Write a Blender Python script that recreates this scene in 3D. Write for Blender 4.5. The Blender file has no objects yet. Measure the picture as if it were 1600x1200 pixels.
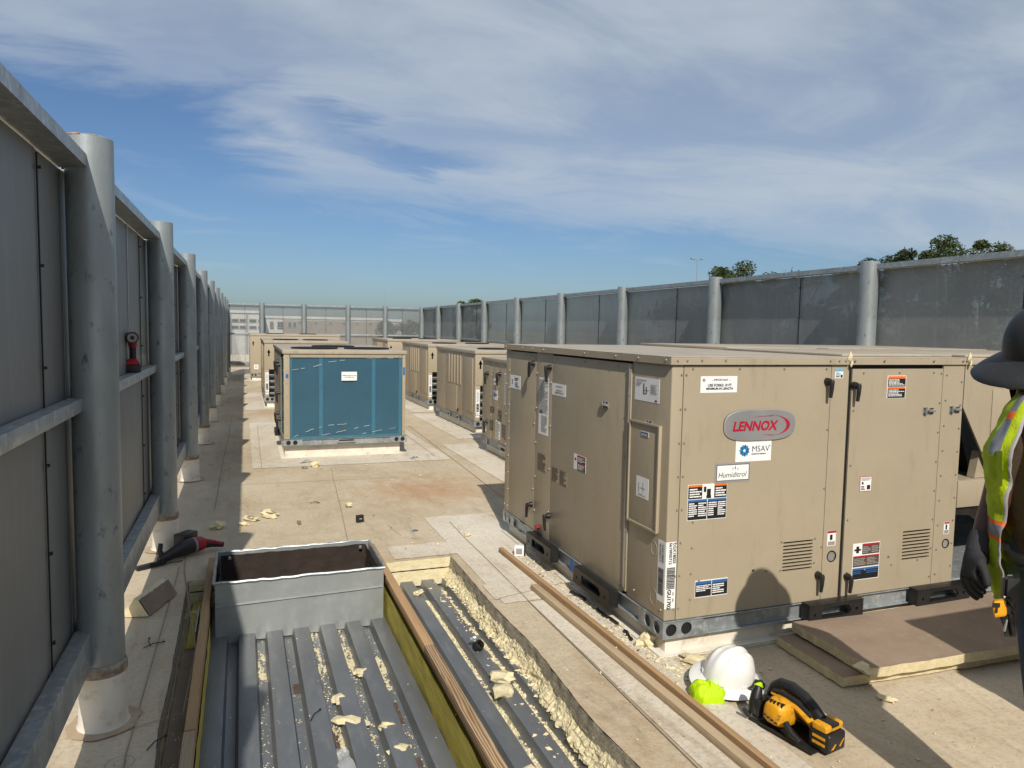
import bpy, bmesh, math, random
from mathutils import Vector, Matrix, noise
R = math.radians
random.seed(7)
SC = bpy.context.scene
COL = SC.collection

# ------------------------------------------------------------------ camera
CAM_H = 1.65
FPX = 1142.0                                   # focal length in pixels of the 1600 x 1200 photograph
_v1 = Vector((378 - 800, 506 - 600, FPX)); _v2 = Vector((3900 - 800, 568 - 600, FPX))
_Y = _v1.normalized(); _X = (_v2 - _Y * _v2.dot(_Y)).normalized(); _Z = _X.cross(_Y)
if _Z.y > 0: _Z = -_Z
C_RIGHT = Vector((_X.x, _Y.x, _Z.x)); C_DOWN = Vector((_X.y, _Y.y, _Z.y)); C_FWD = Vector((_X.z, _Y.z, _Z.z))
cam_d = bpy.data.cameras.new('camera'); cam = bpy.data.objects.new('camera', cam_d); COL.objects.link(cam)
cam.matrix_world = Matrix.Translation((0, 0, CAM_H)) @ Matrix((C_RIGHT, -C_DOWN, -C_FWD)).transposed().to_4x4()
cam_d.sensor_width = 36; cam_d.lens = FPX / 1600 * 36; cam_d.clip_start = 0.05; cam_d.clip_end = 5000
SC.camera = cam
CAM_P = Vector((0, 0, CAM_H))
def ray(u, v): return C_RIGHT * ((u - 800) / FPX) + C_DOWN * ((v - 600) / FPX) + C_FWD
def at_z(u, v, z=0.0): d = ray(u, v); return CAM_P + d * ((z - CAM_H) / d.z)
def at_x(u, v, x): d = ray(u, v); return CAM_P + d * (x / d.x)
def at_y(u, v, y): d = ray(u, v); return CAM_P + d * (y / d.y)
def at_d(u, v, dist): return CAM_P + ray(u, v) * dist

# ------------------------------------------------------------------ light, sky, exposure
SUN_AZ, SUN_EL = 11.2, 40.5                    # light travels towards azimuth 11 deg right of +y
sun_dir = Vector((math.sin(R(SUN_AZ)) * math.cos(R(SUN_EL)), math.cos(R(SUN_AZ)) * math.cos(R(SUN_EL)), -math.sin(R(SUN_EL))))
sd = bpy.data.lights.new('sun', 'SUN'); sun = bpy.data.objects.new('sun', sd); COL.objects.link(sun)
sd.energy = 4.6; sd.angle = R(0.55); sd.color = (1.0, 0.93, 0.82)
sun.rotation_euler = sun_dir.to_track_quat('-Z', 'Y').to_euler(); sun.location = (-4, -10, 14)
world = bpy.data.worlds.new('World'); SC.world = world; world.use_nodes = True
wn, wl = world.node_tree.nodes, world.node_tree.links
wn.clear()
def WN(t, **k):
    n = wn.new(t)
    for a, b in k.items(): setattr(n, a, b)
    return n
def wmath(op, a, b=None, clamp=False):
    n = WN('ShaderNodeMath', operation=op, use_clamp=clamp)
    for i, s in enumerate((a, b)):
        if s is None: continue
        if isinstance(s, (int, float)): n.inputs[i].default_value = s
        else: wl.new(s, n.inputs[i])
    return n.outputs[0]
sky = WN('ShaderNodeTexSky', sky_type='NISHITA', sun_disc=False)
sky.sun_elevation = R(SUN_EL); sky.sun_rotation = R(180 + SUN_AZ); sky.air_density = 1.0; sky.dust_density = 1.2; sky.ozone_density = 2.2; sky.altitude = 200
tc = WN('ShaderNodeTexCoord'); sp = WN('ShaderNodeSeparateXYZ'); wl.new(tc.outputs['Generated'], sp.inputs[0])
den = wmath('ADD', wmath('MAXIMUM', sp.outputs[2], 0.0), 0.16)
cx = wmath('DIVIDE', sp.outputs[0], den); cy = wmath('DIVIDE', sp.outputs[1], den)
cmb = WN('ShaderNodeCombineXYZ'); wl.new(cx, cmb.inputs[0]); wl.new(cy, cmb.inputs[1])
def cloud_noise(scale, sx, sy, rot, off, detail, rough, dist):
    m = WN('ShaderNodeMapping'); wl.new(cmb.outputs[0], m.inputs[0])
    m.inputs['Rotation'].default_value = (0, 0, R(rot)); m.inputs['Scale'].default_value = (sx, sy, 1); m.inputs['Location'].default_value = off
    n = WN('ShaderNodeTexNoise'); wl.new(m.outputs[0], n.inputs['Vector'])
    n.inputs['Scale'].default_value = scale; n.inputs['Detail'].default_value = detail; n.inputs['Roughness'].default_value = rough; n.inputs['Distortion'].default_value = dist
    return n.outputs[0]
def wstep(x, a, b):
    n = WN('ShaderNodeMapRange', interpolation_type='SMOOTHSTEP'); wl.new(x, n.inputs[0]); n.inputs['From Min'].default_value = a; n.inputs['From Max'].default_value = b; return n.outputs[0]
# a thin deck of cirrus overhead (flat cloud-plane coordinates cx, cy); its ragged edge lies ahead and to the left
big = cloud_noise(1.1, 1, 1, 0, (2.3, .4, 0), 4, .55, .3)
wisp = cloud_noise(1.9, 0.62, 1.15, -16, (4.2, 5.3, 0), 10, .60, .7)
fine_ = cloud_noise(6.5, 0.55, 1.3, -16, (1.2, 2.3, 0), 8, .65, .6)
wob_ = wmath('ADD', wmath('MULTIPLY', wmath('SUBTRACT', big, .5), .75), wmath('ADD', wmath('MULTIPLY', wmath('SUBTRACT', wisp, .5), .9), wmath('MULTIPLY', wmath('SUBTRACT', fine_, .5), .35)))
ex = wmath('ADD', cx, wob_); ey = wmath('ADD', cy, wob_)
near_edge = wstep(wmath('SUBTRACT', wmath('SUBTRACT', wmath('ADD', 2.93, wmath('MULTIPLY', cx, .06)), wmath('MULTIPLY', wmath('MAXIMUM', wmath('SUBTRACT', cx, 1.3), 0.0), .30)), ey), -.22, .34)
left_edge = wmath('MAXIMUM', wstep(ex, -.22, .22), wstep(ey, 2.30, 1.92))
hole = wmath('POWER', wmath('ADD', wmath('POWER', wmath('MULTIPLY', wmath('SUBTRACT', ex, .52), 2.9), 2), wmath('POWER', wmath('MULTIPLY', wmath('SUBTRACT', wmath('SUBTRACT', ey, 2.44), wmath('MULTIPLY', wmath('SUBTRACT', cx, .52), .30)), 7.5), 2)), .5)
holes = wmath('ADD', wmath('MULTIPLY', wstep(hole, .2, 1.6), .72), .28, True)
tex = wmath('ADD', wmath('MULTIPLY', wstep(wmath('ADD', wmath('MULTIPLY', wisp, .6), wmath('MULTIPLY', big, .4)), .36, .66), .42), .40)
deck_m = wmath('MULTIPLY', wmath('MULTIPLY', near_edge, left_edge), wmath('MULTIPLY', holes, tex))
faint = wmath('MULTIPLY', wmath('MULTIPLY', wstep(wisp, .52, .78), wstep(sp.outputs[2], .02, .12)), .30)
hz = wmath('MAXIMUM', deck_m, faint)
mix = WN('ShaderNodeMixRGB'); wl.new(hz, mix.inputs[0]); mix.inputs[2].default_value = (6.0, 6.7, 7.4, 1)
tint = WN('ShaderNodeMixRGB', blend_type='MULTIPLY'); tint.inputs[0].default_value = 1; tint.inputs[2].default_value = (0.66, 0.80, 0.97, 1)
wl.new(sky.outputs[0], tint.inputs[1]); wl.new(tint.outputs[0], mix.inputs[1])
bg = WN('ShaderNodeBackground'); bg.inputs[1].default_value = 0.088; wo = WN('ShaderNodeOutputWorld')
wl.new(mix.outputs[0], bg.inputs[0]); wl.new(bg.outputs[0], wo.inputs[0])
SC.view_settings.view_transform = 'Standard'; SC.view_settings.look = 'None'; SC.view_settings.exposure = 0.0; SC.view_settings.gamma = 1.0
SC.render.engine = 'CYCLES'; SC.cycles.use_denoising = True; SC.cycles.transparent_max_bounces = 24; SC.cycles.max_bounces = 8
SC.cycles.sample_clamp_indirect = 6

# ------------------------------------------------------------------ materials
MATS = {}
def new_mat(name):
    m = bpy.data.materials.new(name); m.use_nodes = True; MATS[name] = m
    return m, m.node_tree.nodes, m.node_tree.links, m.node_tree.nodes['Principled BSDF']
def nd(ns, t, **k):
    n = ns.new(t)
    for a, b in k.items(): setattr(n, a, b)
    return n
def tex_noise(ns, ls, coord, scale, detail=4, rough=.55, stretch=(1, 1, 1), dist=0.0):
    mp = nd(ns, 'ShaderNodeMapping'); mp.inputs['Scale'].default_value = stretch; ls.new(coord, mp.inputs[0])
    n = nd(ns, 'ShaderNodeTexNoise'); n.inputs['Scale'].default_value = scale; n.inputs['Detail'].default_value = detail
    n.inputs['Roughness'].default_value = rough; n.inputs['Distortion'].default_value = dist; ls.new(mp.outputs[0], n.inputs['Vector'])
    return n.outputs[0]
def ramp(ns, ls, src, p0, p1, c0=(0, 0, 0, 1), c1=(1, 1, 1, 1)):
    r = nd(ns, 'ShaderNodeValToRGB'); r.color_ramp.elements[0].position = p0; r.color_ramp.elements[1].position = p1
    r.color_ramp.elements[0].color = c0; r.color_ramp.elements[1].color = c1; ls.new(src, r.inputs[0]); return r.outputs[0]
def mixc(ns, ls, fac, a, b):
    n = nd(ns, 'ShaderNodeMixRGB')
    for i, s in ((0, fac), (1, a), (2, b)):
        if isinstance(s, (int, float)): n.inputs[i].default_value = s
        elif isinstance(s, tuple): n.inputs[i].default_value = s if len(s) == 4 else s + (1,)
        else: ls.new(s, n.inputs[i])
    return n.outputs[0]
def mat(name, col, rough=.5, metal=0.0, col2=None, scale=6, stretch=(1, 1, 1), lo=.35, hi=.7, bump=0.0, bscale=60, spec=.4, col3=None, scale3=40, lo3=.6, hi3=.75, stretch3=(1, 1, 1), rvar=0.0, world_coord=False, emit=None):
    m, ns, ls, b = new_mat(name)
    b.inputs['Roughness'].default_value = rough; b.inputs['Metallic'].default_value = metal; b.inputs['Specular IOR Level'].default_value = spec
    tcn = nd(ns, 'ShaderNodeTexCoord'); co = tcn.outputs['Object']
    if world_coord: co = nd(ns, 'ShaderNodeNewGeometry').outputs['Position']
    c = col + (1,)
    if col2 is None: col2 = tuple(x * .82 for x in col)
    n1 = tex_noise(ns, ls, co, scale, 5, .6, stretch)
    c = mixc(ns, ls, ramp(ns, ls, n1, lo, hi), col, col2)
    if col3 is not None:
        n3 = tex_noise(ns, ls, co, scale3, 6, .65, stretch3)
        c = mixc(ns, ls, ramp(ns, ls, n3, lo3, hi3), c, col3)
    ls.new(c, b.inputs['Base Color'])
    if rvar:
        rr = nd(ns, 'ShaderNodeMapRange'); ls.new(n1, rr.inputs[0]); rr.inputs[3].default_value = rough - rvar; rr.inputs[4].default_value = rough + rvar
        ls.new(rr.outputs[0], b.inputs['Roughness'])
    if bump:
        nb = tex_noise(ns, ls, co, bscale, 4, .6, stretch)
        bp = nd(ns, 'ShaderNodeBump'); bp.inputs['Strength'].default_value = bump; bp.inputs['Distance'].default_value = .01
        ls.new(nb, bp.inputs['Height']); ls.new(bp.outputs[0], b.inputs['Normal'])
    return m
# roof membrane: dusty off-white single-ply with clean and stained areas
def roof_mat(name, dirty, clean, stain, amount):
    m, ns, ls, b = new_mat(name)
    co = nd(ns, 'ShaderNodeNewGeometry').outputs['Position']
    n1 = tex_noise(ns, ls, co, .75, 5, .62, (1, .8, 1), .4)
    n2 = tex_noise(ns, ls, co, 5.5, 6, .7, (1.2, .7, 1), .5)
    n3 = tex_noise(ns, ls, co, 46, 4, .7)
    n4 = tex_noise(ns, ls, co, .55, 3, .5, (1, 1, 1), .2)
    n5 = tex_noise(ns, ls, co, 2.3, 7, .72, (2.5, .5, 1), 1.2)
    c = mixc(ns, ls, ramp(ns, ls, n1, .38, .66), dirty, clean)
    c = mixc(ns, ls, ramp(ns, ls, n2, .42, .72, (0, 0, 0, 1), (amount, amount, amount, 1)), c, clean)
    c = mixc(ns, ls, ramp(ns, ls, n4, .56, .70, (0, 0, 0, 1), (.65, .65, .65, 1)), c, stain)
    mp = nd(ns, 'ShaderNodeMapping'); mp.inputs['Location'].default_value = (-1.75 / .75, -7.15 / .62, 0); mp.inputs['Scale'].default_value = (1 / .75, 1 / .62, 0); ls.new(co, mp.inputs[0])
    ln = nd(ns, 'ShaderNodeVectorMath', operation='LENGTH'); ls.new(mp.outputs[0], ln.inputs[0])
    ad = nd(ns, 'ShaderNodeMath', operation='MULTIPLY_ADD'); ls.new(n2, ad.inputs[0]); ad.inputs[1].default_value = .8; sc_n = nd(ns, 'ShaderNodeMath', operation='MULTIPLY'); ls.new(ln.outputs['Value'], sc_n.inputs[0]); sc_n.inputs[1].default_value = .42; ls.new(sc_n.outputs[0], ad.inputs[2])
    c = mixc(ns, ls, ramp(ns, ls, ad.outputs[0], .42, .92, (.8, .8, .8, 1), (0, 0, 0, 1)), c, (.42, .245, .125))
    c = mixc(ns, ls, ramp(ns, ls, n5, .54, .74, (0, 0, 0, 1), (.55, .55, .55, 1)), c, (.24, .175, .11))
    c = mixc(ns, ls, ramp(ns, ls, n3, .50, .74, (0, 0, 0, 1), (.45, .45, .45, 1)), c, (.17, .13, .09))
    ls.new(c, b.inputs['Base Color']); b.inputs['Roughness'].default_value = .75; b.inputs['Specular IOR Level'].default_value = .25
    nb = tex_noise(ns, ls, co, 9, 5, .6); bp = nd(ns, 'ShaderNodeBump'); bp.inputs['Strength'].default_value = .6; bp.inputs['Distance'].default_value = .015
    ls.new(nb, bp.inputs['Height']); ls.new(bp.outputs[0], b.inputs['Normal'])
roof_mat('roof', (.445, .352, .232), (.565, .485, .36), (.44, .285, .165), .75)
roof_mat('roof_clean', (.53, .455, .345), (.67, .615, .52), (.48, .38, .265), .8)
mat('seam', (.29, .235, .17), .8)
mat('white_membrane', (.72, .68, .60), .6, col2=(.62, .56, .46), scale=5, col3=(.42, .34, .245), scale3=12, lo3=.54, hi3=.76)
mat('dried_mud', (.36, .265, .175), .9, col2=(.44, .35, .25), scale=14)
mat('galv', (.38, .41, .42), .42, .5, col2=(.25, .275, .285), scale=7, stretch=(1, 1, .35), col3=(.52, .55, .56), scale3=26, lo3=.50, hi3=.68, bump=.05, rvar=.08)
mat('galv_pipe', (.36, .395, .40), .44, .45, col2=(.225, .25, .255), scale=6, stretch=(1, 1, .3), lo=.30, hi=.72, col3=(.13, .135, .135), scale3=17, lo3=.605, hi3=.72, stretch3=(1.3, 1.3, .7), bump=.10, rvar=.1)
mat('duct_metal', (.37, .39, .385), .40, .45, col2=(.32, .34, .335), scale=4, rvar=.06, col3=(.43, .45, .445), scale3=14, lo3=.5, hi3=.8, bump=.05, bscale=5)
mat('screw', (.34, .31, .26), .5, .3)
mat('galv_bright', (.50, .52, .52), .33, .75, col2=(.36, .39, .40), scale=9, rvar=.08, bump=.04)
mat('rust', (.20, .085, .04), .85, col2=(.36, .28, .21), scale=40, lo=.42, hi=.58)
mat('tape', (.36, .32, .27), .7, col2=(.20, .15, .10), scale=26, lo=.4, hi=.6)
mat('beige', (.378, .318, .228), .42, col2=(.35, .294, .209), scale=2.2, spec=.4, col3=(.265, .215, .145), scale3=6, lo3=.56, hi3=.92, stretch3=(2, 2, .4), bump=.75, bscale=2.2)
mat('beige_top', (.41, .355, .275), .5, col2=(.34, .29, .22), scale=3, col3=(.26, .215, .16), scale3=14, lo3=.55, hi3=.8)
mat('dark', (.012, .012, .012), .7)
mat('black', (.014, .014, .015), .42, col2=(.022, .022, .022), scale=20, spec=.4)
mat('black_steel', (.016, .016, .016), .35, .2, col2=(.028, .027, .025), scale=14, col3=(.18, .16, .13), scale3=60, lo3=.68, hi3=.74)
mat('white', (.80, .80, .79), .45, col2=(.77, .77, .76))
mat('silver_badge', (.52, .52, .53), .32, .6, col2=(.40, .40, .41), scale=3)
mat('red_print', (.42, .010, .035), .45); mat('red', (.33, .010, .020), .45, col2=(.24, .008, .014))
mat('orange_print', (.80, .17, .03), .5); mat('blue_print', (.03, .13, .36), .5); mat('cyan_print', (.02, .26, .50), .5)
mat('lightblue_print', (.16, .42, .60), .5); mat('black_print', (.014, .014, .016), .5); mat('grey_print', (.30, .29, .28), .6); mat('brown_print', (.09, .065, .045), .6)
mat('blue_tape', (.05, .14, .42), .6)
mat('yellow', (.74, .35, .012), .45, col2=(.60, .27, .01), scale=14, col3=(.26, .14, .03), scale3=34, lo3=.56, hi3=.68)
mat('hivis', (.48, .72, .0), .65, col2=(.40, .62, .0), scale=20, bump=.3, bscale=120)
mat('hivis_vest', (.42, .52, .004), .75, col2=(.31, .40, .003), scale=15, bump=.35, bscale=160)
mat('reflective', (.20, .205, .215), .5, .2); mat('orange_fabric', (.80, .14, .02), .7)
mat('foam', (.72, .64, .42), .85, col2=(.62, .53, .32), scale=22, bump=.6, bscale=70, col3=(.82, .74, .50), scale3=60)
mat('foam_face', (.66, .57, .36), .85, col2=(.52, .43, .26), scale=30, bump=.5, bscale=120)
mat('facer', (.285, .215, .158), .8, col2=(.23, .17, .122), scale=5, col3=(.33, .26, .19), scale3=18, lo3=.55, hi3=.8)
mat('grey_facer', (.42, .37, .275), .85, col2=(.27, .235, .175), scale=75, lo=.4, hi=.6, bump=.8, bscale=160)
mat('olive_foam', (.60, .51, .10), .8, col2=(.42, .35, .07), scale=14, stretch=(.6, .3, 2.5), bump=.4, bscale=90, col3=(.68, .60, .17), scale3=35)
mat('deck', (.19, .20, .21), .40, .35, col2=(.135, .143, .152), scale=3.5, stretch=(1, .4, 1), rvar=.1, col3=(.24, .24, .235), scale3=16, lo3=.52, hi3=.8, stretch3=(1, .25, 1))
mat('deck_rust', (.075, .05, .04), .7, col2=(.12, .085, .06), scale=14)
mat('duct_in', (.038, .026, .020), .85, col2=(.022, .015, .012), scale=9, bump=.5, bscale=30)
mat('skin_dark', (.085, .036, .020), .5, col2=(.07, .029, .016), scale=30, bump=.1, bscale=200)
mat('shirt', (.055, .034, .018), .9, col2=(.038, .023, .012), scale=16, bump=.4, bscale=200)
mat('jeans', (.035, .058, .10), .85, col2=(.022, .038, .07), scale=18, bump=.3, bscale=260)
mat('glove', (.020, .019, .021), .8, col2=(.028, .026, .029), scale=40, bump=.3, bscale=200); mat('glove_cuff', (.045, .045, .048), .9, bump=.4, bscale=200)
mat('hat_dark', (.022, .0225, .0225), .5, col2=(.028, .028, .028), scale=9, col3=(.05, .05, .048), scale3=40, lo3=.6, hi3=.7)
mat('hat_white', (.74, .74, .71), .32, col2=(.70, .70, .67), scale=6, col3=(.42, .40, .35), scale3=38, lo3=.66, hi3=.74)
mat('purple', (.10, .07, .35), .2, spec=.6)
mat('asphalt', (.075, .075, .075), .9, col2=(.055, .056, .055), scale=.3, world_coord=True)
mat('ground', (.14, .15, .08), .95, col2=(.26, .24, .19), scale=.018, lo=.45, hi=.55, world_coord=True, col3=(.07, .09, .035), scale3=.05, lo3=.5, hi3=.6)
mat('far_white', (.66, .65, .62), .8, scale=.2); mat('far_grey', (.34, .35, .36), .8, scale=.2); mat('far_glass', (.06, .075, .09), .15, spec=.6); mat('far_brown', (.30, .25, .20), .8, scale=.2)
mat('bark', (.10, .075, .05), .9, scale=6); mat('pole_grey', (.30, .31, .32), .6)
mat('blue_pipe', (.10, .12, .135), .4, .4)
mat('cardboard', (.36, .27, .17), .8, scale=9)
mat('concrete_brown', (.27, .19, .12), .85, scale=8)
def wood_mat(name, a, b_, scale=5.0):
    m, ns, ls, b = new_mat(name)
    co = nd(ns, 'ShaderNodeTexCoord').outputs['Object']
    n = tex_noise(ns, ls, co, 2.0, 3, .5, (6, .5, 6), 0.0)
    w = nd(ns, 'ShaderNodeTexWave', wave_type='BANDS', bands_direction='X'); mp = nd(ns, 'ShaderNodeMapping'); mp.inputs['Scale'].default_value = (1, .09, 1); mp.inputs['Rotation'].default_value = (0, R(35), R(1.5))
    ls.new(co, mp.inputs[0]); ls.new(mp.outputs[0], w.inputs['Vector']); w.inputs['Scale'].default_value = scale * 12; w.inputs['Distortion'].default_value = 9; w.inputs['Detail'].default_value = 3; w.inputs['Detail Scale'].default_value = .8
    c = mixc(ns, ls, ramp(ns, ls, w.outputs[0], .2, .85), a, b_)
    c = mixc(ns, ls, ramp(ns, ls, n, .5, .75, (0, 0, 0, 1), (.5, .5, .5, 1)), c, tuple(x * .62 for x in b_))
    ls.new(c, b.inputs['Base Color']); b.inputs['Roughness'].default_value = .75; b.inputs['Specular IOR Level'].default_value = .2
wood_mat('wood_pale', (.52, .41, .275), (.40, .29, .18)); wood_mat('wood_grain', (.50, .37, .23), (.25, .145, .07), 2.6); wood_mat('wood_red', (.47, .315, .175), (.36, .22, .11))
# perforated sheet: staggered round holes cut through the metal, on both faces of a sheet with thickness
def perf_mat(name, col, col2, pitch, hole, axis):
    m, ns, ls, b = new_mat(name)
    co = nd(ns, 'ShaderNodeTexCoord').outputs['Object']; s = nd(ns, 'ShaderNodeSeparateXYZ'); ls.new(co, s.inputs[0])
    def mm(op, a, c=None):
        n = nd(ns, 'ShaderNodeMath', operation=op)
        for i, q in enumerate((a, c)):
            if q is None: continue
            if isinstance(q, (int, float)): n.inputs[i].default_value = q
            else: ls.new(q, n.inputs[i])
        return n.outputs[0]
    u = s.outputs[axis]; v = s.outputs[2]
    def cell(du, dv):
        a = mm('SUBTRACT', mm('FRACT', mm('ADD', mm('DIVIDE', u, pitch), du)), .5); c = mm('SUBTRACT', mm('FRACT', mm('ADD', mm('DIVIDE', v, pitch * 1.732), dv)), .5)
        c = mm('MULTIPLY', c, 1.732)
        return mm('ADD', mm('MULTIPLY', a, a), mm('MULTIPLY', c, c))
    d = mm('MINIMUM', cell(0, 0), cell(.5, .5))
    fac = mm('LESS_THAN', d, (hole / pitch / 2) ** 2)
    n1 = tex_noise(ns, ls, co, 1.4, 5, .6, (1, 1, .5)); n2 = tex_noise(ns, ls, co, 9, 6, .7, (3, 3, .25)); n3 = tex_noise(ns, ls, co, 2.2, 6, .7, (1.6, 1.6, .9), .6)
    c = mixc(ns, ls, ramp(ns, ls, n1, .35, .7), col, col2)
    c = mixc(ns, ls, ramp(ns, ls, n2, .55, .8, (0, 0, 0, 1), (.5, .5, .5, 1)), c, tuple(min(1, x * 1.5) for x in col))
    c = mixc(ns, ls, ramp(ns, ls, n3, .58, .72, (0, 0, 0, 1), (.25, .25, .25, 1)), c, tuple(min(1, x * 1.6) for x in col))
    ls.new(c, b.inputs['Base Color']); b.inputs['Metallic'].default_value = .35; b.inputs['Roughness'].default_value = .5
    t = nd(ns, 'ShaderNodeBsdfTransparent'); mx = nd(ns, 'ShaderNodeMixShader'); ls.new(fac, mx.inputs[0]); ls.new(b.outputs[0], mx.inputs[1]); ls.new(t.outputs[0], mx.inputs[2])
    ls.new(mx.outputs[0], ns['Material Output'].inputs['Surface'])
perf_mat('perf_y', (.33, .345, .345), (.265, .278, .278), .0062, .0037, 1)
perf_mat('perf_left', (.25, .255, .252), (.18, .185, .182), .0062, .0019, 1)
perf_mat('perf_x', (.24, .255, .26), (.20, .21, .215), .0062, .0044, 0)
# blue coil fins seen through shipping film
def coil_mat(name, a, b_, freq, axis):
    m, ns, ls, b = new_mat(name)
    co = nd(ns, 'ShaderNodeTexCoord').outputs['Object']
    w = nd(ns, 'ShaderNodeTexWave', wave_type='BANDS', bands_direction=axis); w.inputs['Scale'].default_value = freq; w.inputs['Distortion'].default_value = .6; w.inputs['Detail'].default_value = 2; ls.new(co, w.inputs['Vector'])
    n = tex_noise(ns, ls, co, 55, 5, .75, (.8, 3, 2.2)); n2 = tex_noise(ns, ls, co, 2.0, 3, .5)
    c = mixc(ns, ls, w.outputs[0], a, b_); c = mixc(ns, ls, ramp(ns, ls, n, .45, .7, (0, 0, 0, 1), (.5, .5, .5, 1)), c, tuple(x * .45 for x in a))
    c = mixc(ns, ls, ramp(ns, ls, n2, .4, .7, (0, 0, 0, 1), (.35, .35, .35, 1)), c, tuple(x * 1.35 for x in b_))
    ls.new(c, b.inputs['Base Color']); b.inputs['Roughness'].default_value = .5
    bp = nd(ns, 'ShaderNodeBump'); bp.inputs['Strength'].default_value = .6; bp.inputs['Distance'].default_value = .01; ls.new(w.outputs[0], bp.inputs['Height']); ls.new(bp.outputs[0], b.inputs['Normal'])
coil_mat('coil_blue', (.018, .060, .094), (.040, .112, .158), 27, 'Z'); coil_mat('coil_grey', (.03, .038, .042), (.075, .09, .095), 16, 'Z'); coil_mat('coil_black', (.004, .004, .005), (.012, .012, .013), 18, 'Z')
mat('blue_bar', (.075, .185, .245), .4, col2=(.055, .145, .20), scale=8)
def film_mat(name, col, alpha):
    m, ns, ls, b = new_mat(name); b.inputs['Base Color'].default_value = col + (1,); b.inputs['Roughness'].default_value = .18; b.inputs['Specular IOR Level'].default_value = .6
    t = nd(ns, 'ShaderNodeBsdfTransparent'); t.inputs[0].default_value = (.82, .93, 1, 1); mx = nd(ns, 'ShaderNodeMixShader'); mx.inputs[0].default_value = 1 - alpha
    ls.new(b.outputs[0], mx.inputs[1]); ls.new(t.outputs[0], mx.inputs[2]); ls.new(mx.outputs[0], ns['Material Output'].inputs['Surface'])
film_mat('film', (.10, .24, .32), .20); film_mat('clear_sheet', (.55, .56, .56), .55)
def leaf_mat(name, a, b_):
    m, ns, ls, b = new_mat(name); oi = nd(ns, 'ShaderNodeNewGeometry')
    n = tex_noise(ns, ls, oi.outputs['Position'], 1.1, 3, .6); n2 = tex_noise(ns, ls, oi.outputs['Position'], 9, 2, .6)
    c = mixc(ns, ls, ramp(ns, ls, n, .35, .65), a, b_); c = mixc(ns, ls, ramp(ns, ls, n2, .5, .75, (0, 0, 0, 1), (.6, .6, .6, 1)), c, tuple(x * 1.5 for x in b_))
    ls.new(c, b.inputs['Base Color']); b.inputs['Roughness'].default_value = .55
    tr = nd(ns, 'ShaderNodeBsdfTranslucent'); ls.new(c, tr.inputs[0]); mx = nd(ns, 'ShaderNodeMixShader'); mx.inputs[0].default_value = .3
    ls.new(b.outputs[0], mx.inputs[1]); ls.new(tr.outputs[0], mx.inputs[2]); ls.new(mx.outputs[0], ns['Material Output'].inputs['Surface'])
leaf_mat('leaf', (.045, .070, .018), (.085, .105, .030)); leaf_mat('leaf_dark', (.030, .048, .016), (.058, .078, .024))

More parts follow.
